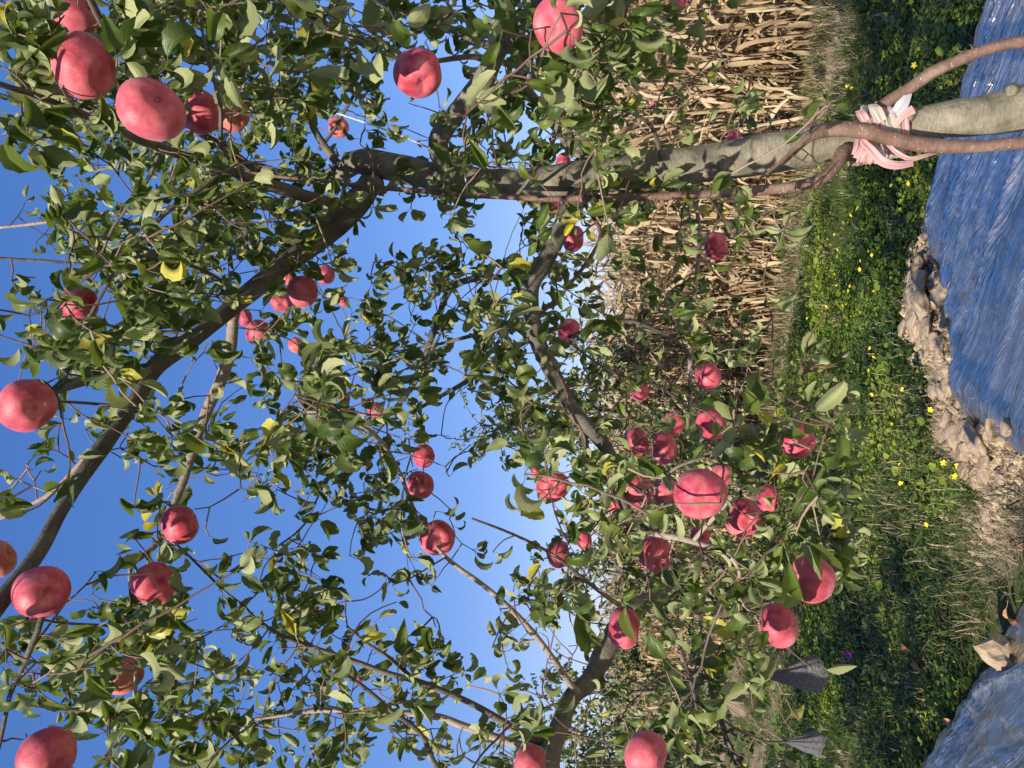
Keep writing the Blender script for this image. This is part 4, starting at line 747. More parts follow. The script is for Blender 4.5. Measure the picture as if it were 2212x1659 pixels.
for q in range(58):
    if q < 34: x, y = rng.uniform(20, 1120), abs(rng.normal(0, 170)); c = rng.uniform(1.08, 1.35)
    else: x, y = rng.uniform(980, 1330), rng.uniform(0, 560); c = rng.uniform(1.3, 1.55)
    L = rng.uniform(75, 120); a = rng.normal(.3, 1.0)
    if leaf_ok(W3(x, y, c)) and leaf_ok(W3(x + L * math.cos(a) * .6, y + L * math.sin(a) * .6, c)): HL.append((x, y, x + L * math.cos(a), y + L * math.sin(a), c, int(rng.random() < .5), 0))
for bx, by, tx, ty, c, un, yl in HL:
    a = W3(bx, by, c); b = W3(tx, ty, c + rng.uniform(-.02, .03)); L = np.linalg.norm(b - a); cm = np.array([0, 0, CAMZ]) - a
    nn_ = nrm(cm) * (-1 if un else 1) + rng.normal(0, .25, 3) + np.array([0, 0, .25])
    k = int(np.argmin(np.sum((pos[:npos] - a) ** 2, 1))); key = own[k]
    if .02 < np.linalg.norm(pos[k] - a) < .8: twig(key, pos[k].copy(), a, .0022)
    LP.setdefault(key, []).append((a, b - a, nn_, L * .85, rng.uniform(.35, 1), yl))
# stalks holding the fruit
stems = []
for (Pc, R_, c), a in zip(APC, AP):
    if a[3] is None: ax = nrm(np.array([rng.normal(0, .22), rng.normal(0, .22), -1]))
    else:
        ox, oy = a[3]; q = math.sqrt(max(0.02, 1 - ox * ox - oy * oy)); q = q if ox > -.2 else q
        rd = ray(a[0], a[1]); rd = nrm(rd); ux = nrm(-UP - rd * (-UP @ rd)); uy = nrm(-RT - rd * (-RT @ rd)); ax = ux * ox + uy * oy - rd * q
        if ox < -.2: ax = -(ux * ox + uy * oy - rd * q)
    up_ = -ax; top = Pc + up_ * R_ * .82; tip = Pc + up_ * R_ * 1.35 + np.array([0, 0, .008])
    dd = np.sum((pos[:npos] - tip) ** 2, 1) + 4.0 * np.maximum(0, tip[2] - .01 - pos[:npos, 2]) ** 2 + 6 * np.maximum(0, c - (pos[:npos] - [0, 0, CAMZ]) @ FW) ** 2
    k = int(np.argmin(dd)); L = np.linalg.norm(pos[k] - tip)
    if L < 1.2: twig(own[k], pos[k].copy(), tip, .0022 + .003 * min(L, .5))
    stems.append((ax, tip))
nl = 0
for key, recs in LP.items():
    P, T, Nn, S, Rn, Yl = zip(*recs); add_leaves(tr_(key).lv[key[1]], np.array(P), np.array(T), np.array(Nn), np.array(S), np.array(Rn), np.array(Yl), TPL); nl += len(recs)
for t in (t1, t2):
    for o, tw, lv in zip(t.obj, t.tw, t.lv):
        if tw.n: lv.merge(tw, 1)
        if lv.n: lv.build('foliage', (LEAF, TWIG), o)
print('leaves', nl, 'attractors', len(att), 'nodes', npos)

# ------------------------------------------------------------------ apples
def apple_mesh(seed):
    r = np.random.default_rng(seed); nu, nv = 40, 30; th = np.linspace(0, 2 * np.pi, nu, endpoint=False); ph = np.linspace(0, np.pi, nv); V = []
    lob = r.uniform(.01, .03); p0 = r.random(2) * 6; sq = r.uniform(.84, .92); skew = r.uniform(-.13, .13); lp = r.random(4) * 6
    for p in ph:
        s, c = math.sin(p), math.cos(p); rad = s ** .92 * (1.0 + .05 * c)
        z = sq * c - (.33 * math.exp(-(s / .26) ** 2) if c > 0 else -.24 * math.exp(-(s / .30) ** 2))
        for t in th:
            lb = 1 + .028 * math.cos(t + lp[0] + 1.5 * p) + .02 * math.sin(3 * t + lp[1] + 2 * p) + lob * math.cos(5 * t + p0[0]) * (1 - c) * .6 + .022 * math.cos(2 * t + p0[1]); zz = z + (.03 * math.cos(5 * t + p0[0]) if c < -.6 else 0) * s + skew * rad * math.cos(t)
            V.append((rad * lb * math.cos(t), rad * lb * math.sin(t), zz))
    F_ = [(i * nu + j, i * nu + (j + 1) % nu, (i + 1) * nu + (j + 1) % nu, (i + 1) * nu + j) for i in range(nv - 1) for j in range(nu)]
    mb = MB(); mb.add(np.array(V), np.array(F_)[:, ::-1]); return mb.mesh('apple', None)
am = {0: [apple_mesh(s) for s in range(5)], 1: [apple_mesh(s + 9) for s in range(2)]}
for k_, mt_ in ((0, APPLE), (1, APPLE_OR)):
    for q in am[k_]: q.materials.append(mt_)
mb = MB()
for q in range(7):
    a_ = q * 6.283 / 7; d = np.array([math.cos(a_), math.sin(a_), 0]); s_ = np.array([-d[1], d[0], 0]); mb.add(np.array([d * .05 - s_ * .03 + [0, 0, -.58], d * .05 + s_ * .03 + [0, 0, -.58], d * .11 + [0, 0, -.72]]), np.array([[0, 1, 2]]))
tube(mb, np.array([[0, 0, -.50], [0, 0, -.585], [0, 0, -.6]]), np.array([.09, .08, .03]), 8); calm = mb.mesh('calyx', CALYX)
for idx, ((Pc, R_, c), a, (ax, tip)) in enumerate(zip(APC, AP, stems)):
    o = bpy.data.objects.new('apple', am[a[4]][idx % len(am[a[4]])]); C.objects.link(o)
    z = Vector((-ax).tolist()); rq = z.to_track_quat('Z', 'Y'); rq = rq @ Matrix.Rotation(idx * 1.7, 3, 'Z').to_quaternion()
    s_ = R_ * 1.0; o.matrix_world = Matrix.LocRotScale(Vector(Pc.tolist()), rq, Vector((s_, s_ * (1 + .04 * math.sin(idx)), s_ * (1 + .05 * math.cos(idx * 2)))))
    tag(o, a[5], 'apple', 'apples hanging on the trees')
    sm = MB(); loc = np.array(o.matrix_world.inverted() @ Vector(tip.tolist())); P, R2 = catmull([(0, 0, .5), (.02, 0, .9), loc], [.035, .03, .035], .08); tube(sm, P, R2, 6)
    st = bpy.data.objects.new('stem', sm.mesh('stem', STEM)); C.objects.link(st); st.parent = o
    if a[2] > 45: cl = bpy.data.objects.new('calyx', calm); C.objects.link(cl); cl.parent = o
# ------------------------------------------------------------------ apple trees farther off
def far_tree(X, Y, H, spread, nleaf, size, label, seed, low=.5, nl=9, fruit=0):
    r = np.random.default_rng(seed); root = empty('apple_tree', (X, Y, 0)); tag(root, label, 'apple tree', 'apple trees')
    lv = MB(); tw = MB(); base = np.array([X, Y, -.05]); tp = base + np.array([r.normal(0, .15), r.normal(0, .15), H * .62])
    P, R = catmull([base, base * .5 + tp * .5 + r.normal(0, .06, 3), tp], [.05, .04, .022], .06); mb = MB(); tube(mb, P, R, 9, bump=.1, seed=seed); mb.build('trunk', BARK_OLD, root)
    nodes = []
    for q in range(nl):
        t = low + (1 - low) * q / (nl - 1); a0 = P[int(min(len(P) - 1, t * (len(P) - 1)))]; az = q * 2.4 + r.normal(0, .3); L = spread * r.uniform(.7, 1.1) * (1.15 - .5 * t); el = r.uniform(.2, .9) if t < .9 else r.uniform(.9, 1.4)
        d = np.array([math.cos(az) * math.cos(el), math.sin(az) * math.cos(el), math.sin(el)]); b = a0 + d * L; b[2] = min(b[2], H); mid = a0 * .5 + b * .5 + r.normal(0, .08, 3) + [0, 0, .1 * L]
        Q, S = catmull([a0, mid, b], [.022, .014, .005], .05); m2 = MB(); tube(m2, Q, S, 6, seed=q); m2.build('limb', BARK_MID, root); nodes += list(Q[len(Q) // 4:])
    nodes = np.array(nodes); rec = []
    while len(rec) < nleaf:
        a = nodes[r.integers(len(nodes))]; d = nrm(r.normal(0, 1, 3) + np.array([0, 0, .5])); L = r.uniform(.12, .55); b = a + d * L - np.array([0, 0, .25 * L * L]); k = 6; t = np.linspace(0, 1, k)[:, None]; mid = (a + b) / 2 + np.array([0, 0, .12 * L])
        Q = a * (1 - t) ** 2 + 2 * mid * t * (1 - t) + b * t ** 2; tube(tw, Q, np.linspace(.0045, .0015, k), 3, cap=False, rnd=r.random())
        for q in range(int(5 + L * 26)):
            s = Q[min(k - 1, int(r.random() ** .6 * k))] + r.normal(0, .012, 3); rec.append((s, r.normal(0, .7, 3) + np.array([0, 0, -.8]) + d * .3, np.array([0, 0, 1.0]) + r.normal(0, .8, 3), size * r.uniform(.75, 1.3), r.random(), 0.0 if r.random() > .03 else .7))
    A = [np.array(x) for x in zip(*rec)]; add_leaves(lv, *A, TPL_S); lv.merge(tw, 1); lv.build('foliage', (LEAF_FAR, TWIG), root); return root
far_tree(-2.95, 4.75, 2.75, 1.5, 3600, .062, 'next apple tree in the row, dense dark crown behind the left branches', 1, .35, 11)
far_tree(-3.6, 7.0, 3.5, 1.3, 3800, .06, 'taller apple tree behind the left row, seen between the fanning shoots', 2, .3, 11)
far_tree(-.55, 9.2, 4.7, 1.35, 5000, .062, 'slender tall apple tree in front of the maize, behind the middle of the view', 3, .2, 13)
far_tree(-2.0, 8.6, 3.0, 1.0, 3000, .06, 'low bushy apple tree in front of the maize, left of the tall one', 4, .15, 10)
far_tree(-2.95, 2.75, 2.9, 1.15, 3000, .065, 'apple tree added beyond the left frame edge to shade the grass', 6, .25, 10)  # added out of view so its crown shades the grass on the left
far_tree(-3.6, .4, 2.8, 1.15, 1900, .065, 'unseen apple tree added left of the camera, outside the frame, for its shadow', 7, .25, 10)  # unseen tree, put in to throw shade over the ground ahead
far_tree(-4.6, 12.0, 3.9, 1.5, 3000, .075, 'farthest small apple tree beyond the left row', 5, .2, 10)

# ------------------------------------------------------------------ green weeds at the foot and over the top of the maize
def weed(X, Y, H, w_, n, size, seed, label):
    r = np.random.default_rng(seed); root = empty('weed', (X, Y, 0)); tag(root, label, 'weed', 'green weeds along the maize'); st = MB(); lf = MB(); rec = []
    for q in range(n):
        b = np.array([X + r.normal(0, w_), Y + r.normal(0, w_), H * r.uniform(.6, 1.05)]); a = np.array([X + r.normal(0, .04), Y + r.normal(0, .04), 0]); k = 9; t = np.linspace(0, 1, k)[:, None]; mid = (a + b) / 2 + r.normal(0, .1 * w_, 3); Q = a * (1 - t) ** 2 + 2 * mid * t * (1 - t) + b * t ** 2
        tube(st, Q, np.linspace(.005, .0015, k), 4, rnd=.9)
        for z in range(int(34 * H)):
            s = Q[r.integers(2, k)] + r.normal(0, .03, 3); rec.append((s, r.normal(0, 1, 3) + np.array([0, 0, -.1]), np.array([0, 0, 1.0]) + r.normal(0, .6, 3), size * r.uniform(.6, 1.3), r.random(), 0.0))
    A = [np.array(x) for x in zip(*rec)]; add_leaves(lf, *A, TPL_S); st.build('stem', TWIG, root); lf.build('foliage', LEAF_FAR, root)
for q, (x, y, H, w_, n, sz, lab) in enumerate([(1640, 640, 1.15, .16, 9, .05, 'grey-green weed against the foot of the maize, straight below the lone dark apple'), (1670, 720, .9, .2, 9, .05, 'low dark weed at the maize foot, beneath the bare grey branch'),
    (1700, 60, .5, .15, 7, .04, 'small weed by the bare track at the right frame edge'), (1660, 860, 1.5, .22, 12, .055, 'tall leafy weed rising in front of the maize beside the bare grey branch'), (1650, 560, 1.2, .15, 8, .045, 'thin weed between the maize plants below the pink lone apple'),
    (1660, 980, 1.7, .25, 12, .055, 'tall weed clump behind the big apple cluster'), (1665, 1120, 1.6, .3, 14, .055, 'broad weed clump at the maize edge behind the lowest apples'), (1670, 1300, 1.5, .3, 14, .055, 'weed clump at the maize edge behind the clean evenly lit apple')]):
    g = G(x, y); weed(g[0], g[1], H, w_, n, sz, 40 + q, lab)
for q in range(7):
    e = 8.5 + q * 1.35; P = EN(e, 8.3 + (q % 3) * .3); weed(P[0], P[1], 2.15 + .22 * (q % 3) + .03 * q, .2, 7, .05, 80 + q, 'feathery pale green weed standing above the maize tops')

# ------------------------------------------------------------------ white rope and trunk tie
ROPE = Mat('rope_white', .8, .2); fz = ROPE.noise(ROPE.uv(300, 500), 1, 2); ROPE.l(ROPE.ramp(fz, [(.3, (.42, .39, .34)), (.7, (.78, .75, .68))]), ROPE.b.inputs['Base Color']); ROPE = ROPE.m
def strand(mb, P, rad, rope_r, turns, ph):
    P, _ = catmull(P, [1] * len(P), .004); T = nrm(np.gradient(P, axis=0)); X = nrm(np.cross(T, np.array([.3, .2, 1.0]))); Y = np.cross(T, X); L = np.concatenate([[0], np.cumsum(np.linalg.norm(np.diff(P, axis=0), axis=1))])
    a = L * turns * 6.283 + ph; tube(mb, P + (X * np.cos(a)[:, None] + Y * np.sin(a)[:, None]) * rope_r, np.full(len(P), rad), 5)
root = empty('rope', W3(925, 320, 1.9)); tag(root, 'thin twisted white rope strung down to the elbow limb of the trunk', 'rope')
for q in range(3):
    mb = MB(); strand(mb, [W3(300, 60, 1.75), W3(423, 116, 1.78), W3(548, 166, 1.8), W3(640, 206, 1.83), W3(700, 234, 1.85), W3(840, 283, 1.87), W3(928, 320, 1.9), W3(950, 338, 1.91)], .0013, .0014, 90, q * 2.094); mb.build('strand', ROPE, root)
mb = MB(); strand(mb, [W3(962, 325, 1.87), W3(985, 338, 1.88), W3(997, 352, 1.89), W3(1003, 375, 1.9), W3(1008, 400, 1.91), W3(1009, 424, 1.95)], .0022, .0003, 60, 0); mb.build('loop', ROPE, root)

def strip_mat(name, a, b, tr=.3):
    M = Mat(name, .45, .4); f = M.ramp(M.noise(M.uv(220, 12), 1, 4), [(.3, a), (.7, b)]); M.l(f, M.b.inputs['Base Color']); M.bump(M.noise(M.uv(260, 20), 1, 3), .7, .003)
    tl = M.n('BsdfTranslucent'); M.l(f, tl.inputs[0]); ms = M.n('MixShader'); ms.inputs[0].default_value = tr; M.l(M.b.outputs[0], ms.inputs[1]); M.l(tl.outputs[0], ms.inputs[2]); M.l(ms.outputs[0], M.out.inputs[0]); return M.m
PINK = strip_mat('pink_strip', (.58, .30, .29), (.78, .50, .47), .4); CREAM = strip_mat('cream_strip', (.36, .32, .25), (.60, .55, .46)); GREYP = strip_mat('clear_strip', (.35, .35, .38), (.6, .6, .64))
def ribbon(mb, P, wd, nv, seed, crease=.35, thick=True):
    P, _ = catmull(P, [1] * len(P), .004); T = nrm(np.gradient(P, axis=0)); Nv = nrm(nv - T * np.sum(nv * T, -1, keepdims=True)); S = np.cross(T, Nv); n = len(P); q = np.linspace(-1, 1, 9); wv = np.interp(np.linspace(0, 1, n), np.linspace(0, 1, len(wd)), wd)
    V = P[:, None] + S[:, None] * (q[None, :, None] * wv[:, None, None]) + Nv[:, None] * ((fbm(q[None] * 2.2 + seed + 0 * wv[:, None], np.arange(n)[:, None] * .05 + 0 * q[None], seed, 2) - .5) * crease * 2 * wv[:, None])[..., None]
    i, j = np.meshgrid(np.arange(n - 1), np.arange(8), indexing='ij'); b = (i * 9 + j).ravel(); UV = np.stack([q[None] * wv[:, None] + 0 * wv[:, None], (np.arange(n) * .004)[:, None] + 0 * q[None]], -1)
    mb.add(V.reshape(-1, 3), np.stack([b, b + 1, b + 10, b + 9], 1), UV.reshape(-1, 2))
root = empty('trunk_tie', W3(1910, 290, 1.81)); tag(root, 'crumpled pink and cream plastic strips bound round the trunk with loose tails', 'plastic tie')
def wrap(x0, x1, rad, turns, mat, wd, seed, name, ph=0, off=.0):
    n = int(turns * 22); pts = []; nv = []
    for k in range(n + 1):
        t = k / n; x = x0 + (x1 - x0) * t; yc = np.interp(x, [1780, 1850, 1900, 2000], [318, 304, 292, 264]); cc = W3(x, yc, 1.815); a = ph + t * turns * 6.283; tilt = .012 * math.sin(a * 1 + seed)
        d = RT * math.cos(a) + np.cross(RT, np.array([0, .1, 1])) * math.sin(a); rr = rad * (1 + .10 * math.sin(3.1 * a + seed)) + (.012 if math.sin(a) > .2 else 0); pts.append(cc + d * rr + np.array([0, 0, tilt])); nv.append(d)
    mb = MB(); P, _ = catmull(pts, [1] * len(pts), .004); c0 = W3((x0 + x1) / 2, 292, 1.815); dn = nrm(P - c0 - np.outer((P - c0) @ UP, UP)); ribbon(mb, pts, [wd], dn, seed, .5); mb.build(name, mat, root)
wrap(1878, 1940, .055, 5.2, CREAM, .011, 1, 'cream_wrap'); wrap(1855, 1900, .055, 3.3, PINK, .009, 4, 'pink_wrap', 1.0); wrap(1905, 1950, .054, 1.6, PINK, .009, 9, 'pink_wrap', 2.0); wrap(1880, 1935, .057, 1.4, CREAM, .012, 12, 'cream_wrap', 4.0)
toc = np.array([0, -1.0, .1])
for col_, pts, wd, nm_ in ((PINK, [(1860, 300, 1.75), (1880, 322, 1.73), (1905, 348, 1.72), (1935, 357, 1.72), (1972, 352, 1.73)], [.006, .009, .010, .009, .007], 'pink_tail'), (PINK, [(1915, 308, 1.74), (1935, 328, 1.73), (1965, 343, 1.73), (2000, 336, 1.74), (2030, 328, 1.76)], [.004, .005, .005, .004, .003], 'pink_tail'),
    (PINK, [(1862, 300, 1.75), (1858, 322, 1.74), (1848, 342, 1.74)], [.006, .007, .006], 'pink_tail'), (PINK, [(1932, 272, 1.74), (1950, 250, 1.73), (1974, 236, 1.73)], [.006, .008, .010], 'pink_tail'), (PINK, [(1870, 262, 1.74), (1862, 248, 1.74), (1856, 238, 1.75)], [.01, .011, .009], 'pink_tail'),
    (PINK, [(1875, 305, 1.75), (1870, 325, 1.735), (1858, 338, 1.74)], [.004, .006, .005], 'pink_tail'), (PINK, [(1850, 300, 1.75), (1848, 318, 1.74), (1842, 334, 1.74)], [.004, .005, .003], 'pink_tail'), (CREAM, [(1900, 310, 1.75), (1903, 325, 1.74), (1912, 338, 1.74)], [.004, .006, .003], 'cream_tail'), (CREAM, [(1885, 318, 1.75), (1884, 332, 1.74), (1878, 346, 1.74)], [.007, .008, .005], 'cream_tail'), (CREAM, [(1925, 315, 1.75), (1940, 325, 1.75), (1948, 333, 1.75)], [.006, .007, .006], 'cream_tail'), (GREYP, [(1925, 255, 1.75), (1950, 225, 1.74), (1965, 200, 1.74)], [.008, .014, .006], 'clear_tail'), (CREAM, [(1905, 262, 1.74), (1890, 235, 1.74), (1885, 225, 1.75)], [.012, .014, .01], 'cream_tail')):
    mb = MB(); ribbon(mb, [W3(*p) for p in pts], wd, toc, len(pts) * 3, .4); mb.build(nm_, col_, root)

# ------------------------------------------------------------------ grey paper fruit bags
BAG = Mat('bag_paper', .7, .2); BAG.l(BAG.ramp(BAG.noise(BAG.uv(6, 25), 1, 5), [(.35, (.06, .062, .068)), (.62, (.22, .22, .23))]), BAG.b.inputs['Base Color']); tl = BAG.n('BsdfTranslucent'); tl.inputs[0].default_value = (.26, .24, .22, 1); ms = BAG.n('MixShader'); ms.inputs[0].default_value = .45
BAG.l(BAG.b.outputs[0], ms.inputs[1]); BAG.l(tl.outputs[0], ms.inputs[2]); BAG.l(ms.outputs[0], BAG.out.inputs[0]); BAG = BAG.m
BAGB = flat('bag_brown', (.22, .17, .11), scale=8, tr=.2)
def bag(x, y, x2, y2, wpx, c, mat, label, seed):
    a = W3(x, y, c); b = W3(x2, y2, c); ax = b - a; L = np.linalg.norm(ax); ax = ax / L; X = nrm(np.cross(ax, np.array([0, 1.0, 0]))); Y = np.cross(ax, X); nu, nv = 56, 22; R0 = wpx / 2 * c / F; r = np.random.default_rng(seed)
    th = np.linspace(0, 6.283, nu, endpoint=False); V = []
    for k in range(nv):
        t = k / (nv - 1); rad = R0 * (.06 + .94 * min(1, t * 1.12) ** .95) * (1 if t < .93 else .96); pl = .16 * (1 - t * .75)
        for q in th: rr = rad * (1 + pl * math.cos(11 * q + seed) + .08 * math.cos(2 * q + seed * 2) + .07 * math.sin(5 * q + 5 * t) + .05 * math.sin(9 * t + 2 * q + seed)); V.append(a + ax * (t * L + .006 * math.sin(3 * q + seed) * t) + X * rr * math.cos(q) + Y * rr * math.sin(q) * .72)
    F_ = [(i * nu + j, i * nu + (j + 1) % nu, (i + 1) * nu + (j + 1) % nu, (i + 1) * nu + j) for i in range(nv - 1) for j in range(nu)]
    root = empty('fruit_bag', a); tag(root, label, 'fruit bag', 'paper fruit bags'); mb = MB(); UV = np.stack([np.tile(th, nv), np.repeat(np.linspace(0, 1, nv), nu)], 1); mb.add(np.array(V), np.array(F_), UV); mb.build('paper', mat, root)
    mb = MB(); tube(mb, np.array([a - ax * .012, a, a + ax * .01]), np.array([R0 * .16, R0 * .1, R0 * .13]), 10, bump=.3); mb.build('tied_neck', mat, root)
    k = int(np.argmin(np.sum((pos[:npos] - a) ** 2, 1))); mb = MB(); P, R = catmull([pos[k], (pos[k] + a) / 2 + [0, 0, .02], a - ax * .01], [.0025, .002, .002], .02); tube(mb, P, R, 5, cap=False); mb.build('stalk', TWIG, root)
bag(1655, 1462, 1775, 1455, 74, 2.05, BAG, 'grey pleated paper fruit bag hanging over the grass, the larger of the two grey ones', 3)
bag(1697, 1602, 1772, 1608, 56, 2.15, BAG, 'smaller grey pleated fruit bag at the left frame edge, below its twin', 5)
bag(1560, 1512, 1606, 1528, 50, 2.6, BAGB, 'brownish ribbed fruit bag half hidden among the lower left leaves', 8)

# ------------------------------------------------------------------ clods, fallen leaves, flowers
CLOD = Mat('dry_clay', .95, .1); o_ = CLOD.uv(obj=True); f = CLOD.ramp(CLOD.noise(o_, 4, 8, .7), [(.28, (.16, .11, .07)), (.42, (.33, .245, .16)), (.7, (.45, .345, .235))]); CLOD.l(f, CLOD.b.inputs['Base Color']); CLOD.bump(CLOD.noise(o_, 6, 8, .8), .8, .012); CLOD = CLOD.m
def clod_mesh(seed, flatz):
    r = np.random.default_rng(seed); bm = bmesh.new(); bmesh.ops.create_icosphere(bm, subdivisions=3, radius=1); pl = [(nrm(r.normal(0, 1, 3)), r.uniform(.5, .85)) for _ in range(9)]
    for v in bm.verts:
        p = np.array(v.co)
        for nv_, d in pl:
            q = p @ nv_
            if q > d: p = p - nv_ * (q - d) * .92
        f = fbm(p[0] * 2.1 + 7, p[1] * 2.1 + p[2] * 1.7, seed, 4) - .5; crack = abs(float(fbm(p[0] * 1.7 + p[2], p[1] * 1.7 + 20, seed + 4, 3)) - .5)
        p = p * (1 + .55 * float(f) - (.16 if crack < .018 else 0)); p[2] *= flatz; v.co = p
    me = bpy.data.meshes.new('clod'); bm.to_mesh(me); bm.free(); me.materials.append(CLOD)
    for p in me.polygons: p.use_smooth = False
    return me
cm = [clod_mesh(s, .55 if s % 2 else .75) for s in range(8)]
cl = [(1990,585,44),(2005,610,50),(1985,640,46),(2030,600,34),(2010,665,56),(2045,640,48),(1988,700,46),(2020,705,50),(2050,690,40),(1990,735,40),(2030,738,34),(2035,770,30),(2060,600,36),(2062,650,30),(2050,800,26),(2048,835,30),(2070,870,30),(2095,845,22),(2045,905,36),(2065,940,42),(2100,930,40),(2085,970,50),(2120,960,52),(2140,930,36),(2168,925,36),(2080,1010,44),(2105,1035,46),(2070,990,30),(2150,900,26),(2130,1000,36)]
for q in range(95):
    P_ = EN(2.86 + rng.normal(0, .15), rng.uniform(2.3, 3.95), .05); x_, y_, _c = proj(P_); cl.append((x_, y_, rng.uniform(12, 34)))
GN = 'dry clay clods heaped at the end of the silver film'
labs = {2: 'dry tan clod at the outer edge of the heap beside the green clover', 4: 'flat broad pale clod in the middle of the heap at the film end', 21: 'large pale cracked clod low in the heap beside dry straw', 26: 'pale cracked clod at the left end of the heap'}
for q, (x, y, s_) in enumerate(cl):
    g = G(x, y, .06); d = (g - [0, 0, CAMZ]) @ FW; R_ = s_ / 2 * d / F * 1.35; o = bpy.data.objects.new('clod', cm[q % 8]); C.objects.link(o)
    en = (float(g @ E), float(g @ N)); o.location = (g[0], g[1], float(bed(np.array(en[0]), np.array(en[1]))) + R_ * .6); o.scale = (R_ * 1.15, R_ * 1.1, R_ * rng.uniform(.6, .95)); o.rotation_euler = (rng.normal(0, .2), rng.normal(0, .2), rng.random() * 6.28)
    tag(o, labs.get(q, 'dry tan clay clod in the heap between the film end and the green alley'), 'clod', GN)
mb = MB()                                 # crumbs
e = 2.86 + rng.normal(0, .2, 2600); n = rng.uniform(2.2, 3.95, 2600)
for a, b in zip(e, n):
    s_ = .006 + .028 * rng.random() ** 2.5; c_ = E * a + N * b + np.array([0, 0, float(bed(np.array(a), np.array(b))) + s_ * .3]); V = np.array([(1, 0, 0), (-1, 0, 0), (0, 1, 0), (0, -1, 0), (0, 0, 1), (0, 0, -1)]) * rng.uniform(.6, 1.3, (6, 1)) * s_ + c_
    mb.add(V, np.array([(0, 2, 4), (2, 1, 4), (1, 3, 4), (3, 0, 4), (2, 0, 5), (1, 2, 5), (3, 1, 5), (0, 3, 5)]))
tag(mb.build('crumbs', CLOD, smooth=False), kind='stuff')
mb = MB(); e = 2.98 + rng.normal(0, .22, 5200); n = 2.0 + 1.3 * rng.random(5200)           # dead roots and straw over the bank
az = rng.random(5200) * 6.28; el = rng.normal(.1, .3, 5200); L = rng.uniform(.03, .11, 5200); d = np.stack([np.cos(az) * np.cos(el), np.sin(az) * np.cos(el), np.sin(el)], 1); b0 = E * e[:, None] + N * n[:, None]; b0[:, 2] = bed(e, n) + rng.uniform(0, .03, 5200)
s2 = nrm(np.cross(d, [0, 0, 1])) * .0016; V = np.stack([b0 - s2, b0 + s2, b0 + d * L[:, None] + s2 * .4, b0 + d * L[:, None] - s2 * .4], 1).reshape(-1, 3); mb.add(V, np.arange(5200 * 4).reshape(-1, 4), rnd=np.repeat(rng.random(5200), 4), yel=1.0)
tag(mb.build('straw', GRASS), kind='stuff')
g = G(2190, 1425, .02); o = bpy.data.objects.new('clod', clod_mesh(31, 1.0)); C.objects.link(o); c_ = (W3(2154, 1419, 1)-[0,0,CAMZ]); gc = G(2165, 1420, .1); o.location = gc; o.scale = (.10, .085, .13); o.rotation_euler = (.2, .1, 1.0); tag(o, 'big upright cracked brown clod holding down the edge of the crumpled film', 'clod')

DRY = Mat('fallen_leaf', .8, .2); f = DRY.ramp(DRY.noise(DRY.uv(3, 3), 1, 3), [(.3, (.24, .10, .045)), (.7, (.45, .24, .12))]); DRY.l(f, DRY.b.inputs['Base Color']); DRY = DRY.m
fl = [(2196, 1300, .075, 'largest orange-brown fallen leaf lying at the edge of the crumpled film'), (2013, 1466, .10, 'long brown fallen leaf curled on the grass beyond the crumpled film'), (1928, 1498, .05, 'small rust-coloured fallen leaf on shaded grass'), (2052, 1558, .06, 'reddish fallen leaf beside the slanting film edge, nearer the film than the others'), (1993, 1645, .06, 'rusty fallen leaf at the left frame edge'), (2115, 1310, .05, 'pale brown folded leaf among the grass'), (1960, 1390, .05, 'faint brown fallen leaf in the middle of the shaded grass'), (2140, 1525, .05, 'dark crumpled fallen leaf on the margin of the film'), (1985, 1395, .045, 'small tan fallen leaf near the big clod'), (2205, 1160, .05, 'orange fallen leaf at the bottom frame edge')]
for q, (x, y, s_, lab) in enumerate(fl):
    g = G(x, y, .04); mb = MB(); add_leaves(mb, [np.zeros(3)], [np.array([rng.normal(), rng.normal(), .25])], [np.array([.2, -.3, 1])], [s_ * 1.3], [.5], [0], [TPL[q + 3]]); o = mb.build('fallen_leaf', DRY); o.location = g + np.array([0, 0, .035]); tag(o, lab, 'fallen leaf', 'fallen leaves on the ground')
YEL = flat('petal_yellow', (.85, .62, .02), .5, .2, var=(.95, .78, .03)); PUR = flat('petal_purple', (.35, .03, .35), .5, .2); MAG = flat('petal_magenta', (.7, .05, .3), .5, .2); GST = flat('flower_stem', (.08, .13, .03))
def flower_mesh(mat, n=5, cone=.25, seed=0):
    mb = MB(); r = np.random.default_rng(seed)
    for q in range(n):
        a = q * 6.283 / n + r.normal(0, .1); d = np.array([math.cos(a), math.sin(a), cone]); s = np.array([-math.sin(a), math.cos(a), 0]); V = np.array([[0, 0, 0], d * .5 - s * .34, d * 1.0 - s * .3 + [0, 0, .05], d * 1.08 + [0, 0, .0], d * 1.0 + s * .3 + [0, 0, .05], d * .5 + s * .34]); mb.add(V, np.array([[0, 1, 2, 3], [0, 3, 4, 5]]))
    tube(mb, np.array([[0, 0, 0], [0, 0, .12], [0, 0, .16]]), np.array([.2, .18, .05]), 8); return mb.mesh('petals', mat)
sm_ = MB(); tube(sm_, np.array([[0, 0, 0], [.1, .05, -2], [0, 0, -4.5]]), np.array([.07, .08, .09]), 5); sm_ = sm_.mesh('stem', GST)
ym = [flower_mesh(YEL, 5, .25, s) for s in range(3)]; pm = flower_mesh(PUR, 5, .9, 9); mm = flower_mesh(MAG, 6, .4, 10)
a1 = [(975,15),(812,88),(1045,160),(945,375),(1000,370),(795,352),(630,405),(570,560),(585,575),(555,562),(615,690),(742,630),(690,1165),(670,1210),(845,1212),(960,1197),(1010,1150),(615,1305),(640,1325),(625,1362),(575,1390),(583,1405),(880,1390),(905,1368),(620,1550),(520,1490),(695,1585),(697,1640),(450,1597),(785,1070),(630,275),(995,425),(1060,580),(540,1412),(710,1272),(997,1645),(475,1532),(495,1630)]
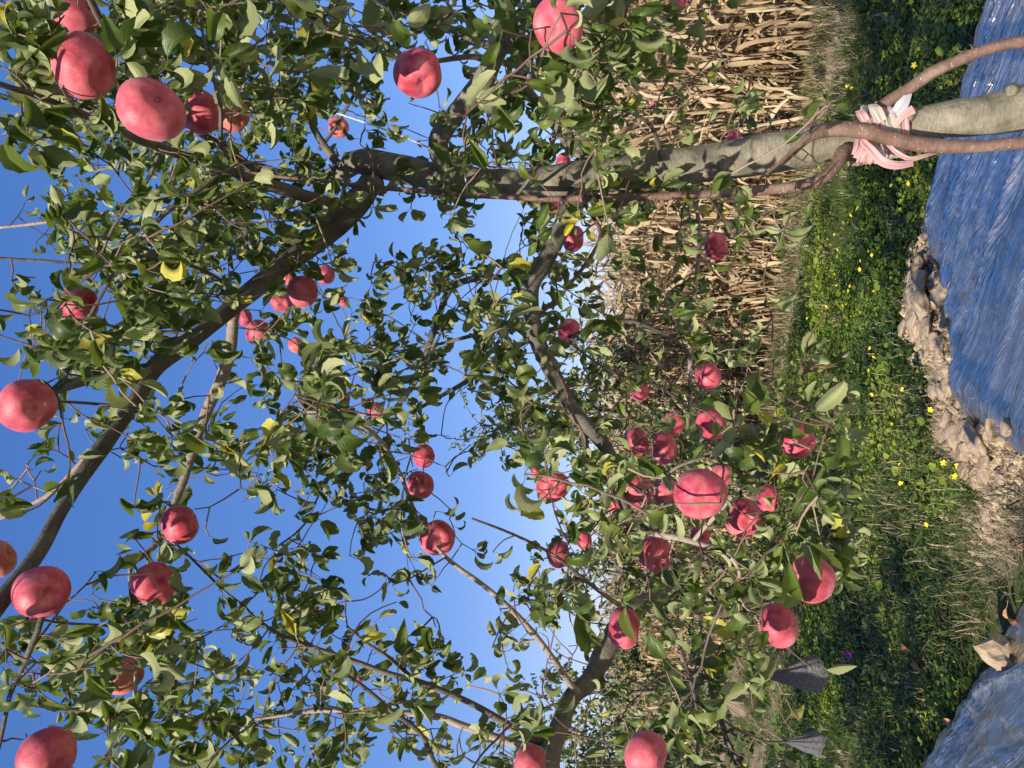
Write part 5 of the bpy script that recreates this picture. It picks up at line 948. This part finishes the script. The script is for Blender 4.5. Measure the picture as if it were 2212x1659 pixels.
a2 = [(645,45),(640,100),(655,115),(512,175),(575,210),(565,240),(732,245),(395,258),(530,335),(553,328),(422,342),(370,400),(295,420),(322,492),(705,617),(732,672),(795,728),(700,760),(590,828),(567,853),(592,868),(720,917),(862,880),(918,885),(617,1005),(1103,1017),(852,1110),(1195,1133),(860,1217),(885,1260),(762,1245),(715,1350),(790,1360),(898,1375),(1187,1365),(1280,1385),(1263,1455),(988,1493),(907,1500),(670,1470),(720,8),(475,130),(487,205),(812,712),(815,213)]
ypts = [(1646 + x * .3307, y * .3307) for x, y in a1] + [(1646 + x * .3307, 548.6 + y * .3307) for x, y in a2] + [(2002, 1133)]
for q, (x, y) in enumerate(ypts):
    h = rng.uniform(.06, .13); g = G(x, y, h); o = bpy.data.objects.new('yellow_flower', ym[q % 3]); C.objects.link(o); o.location = g; s_ = rng.uniform(.010, .0155); o.scale = (s_,) * 3; o.rotation_euler = (rng.uniform(.1, .8), rng.normal(0, .4), rng.random() * 6.28)
    tag(o, 'small bright yellow wildflower standing in the green alley between the film and the maize', 'wildflower', 'yellow wildflowers scattered in the alley'); s = bpy.data.objects.new('stem', sm_); C.objects.link(s); s.parent = o
g = G(1834, 1413, .12); o = bpy.data.objects.new('purple_flower', pm); C.objects.link(o); o.location = g; o.scale = (.024,) * 3; o.rotation_euler = (1.0, -.3, 0); tag(o, 'single purple trumpet flower on a mossy patch beside the shady track', 'wildflower'); s = bpy.data.objects.new('stem', sm_); C.objects.link(s); s.parent = o
for q, (x, y) in enumerate([(1410, 225), (1406, 230), (1395, 395), (1585, 430), (1500, 445), (1495, 583), (1513, 585), (1465, 612), (1520, 630), (1402, 660), (1582, 1402), (1600, 1430), (1490, 1305), (1545, 1330)]):
    d = 7.3 + rng.random() * .3; rr_ = ray(x, y); P = np.array([0, 0, CAMZ]) + rr_ * ((7.42) / (rr_ @ N)); o = bpy.data.objects.new('magenta_flower', mm); C.objects.link(o); o.location = P; o.scale = (.015,) * 3; o.rotation_euler = (1.2, 0, rng.normal(.4, .5))
    tag(o, 'small magenta flower peeping out of the dry maize', 'wildflower', 'magenta flowers in the maize'); s = bpy.data.objects.new('stem', sm_); C.objects.link(s); s.parent = o
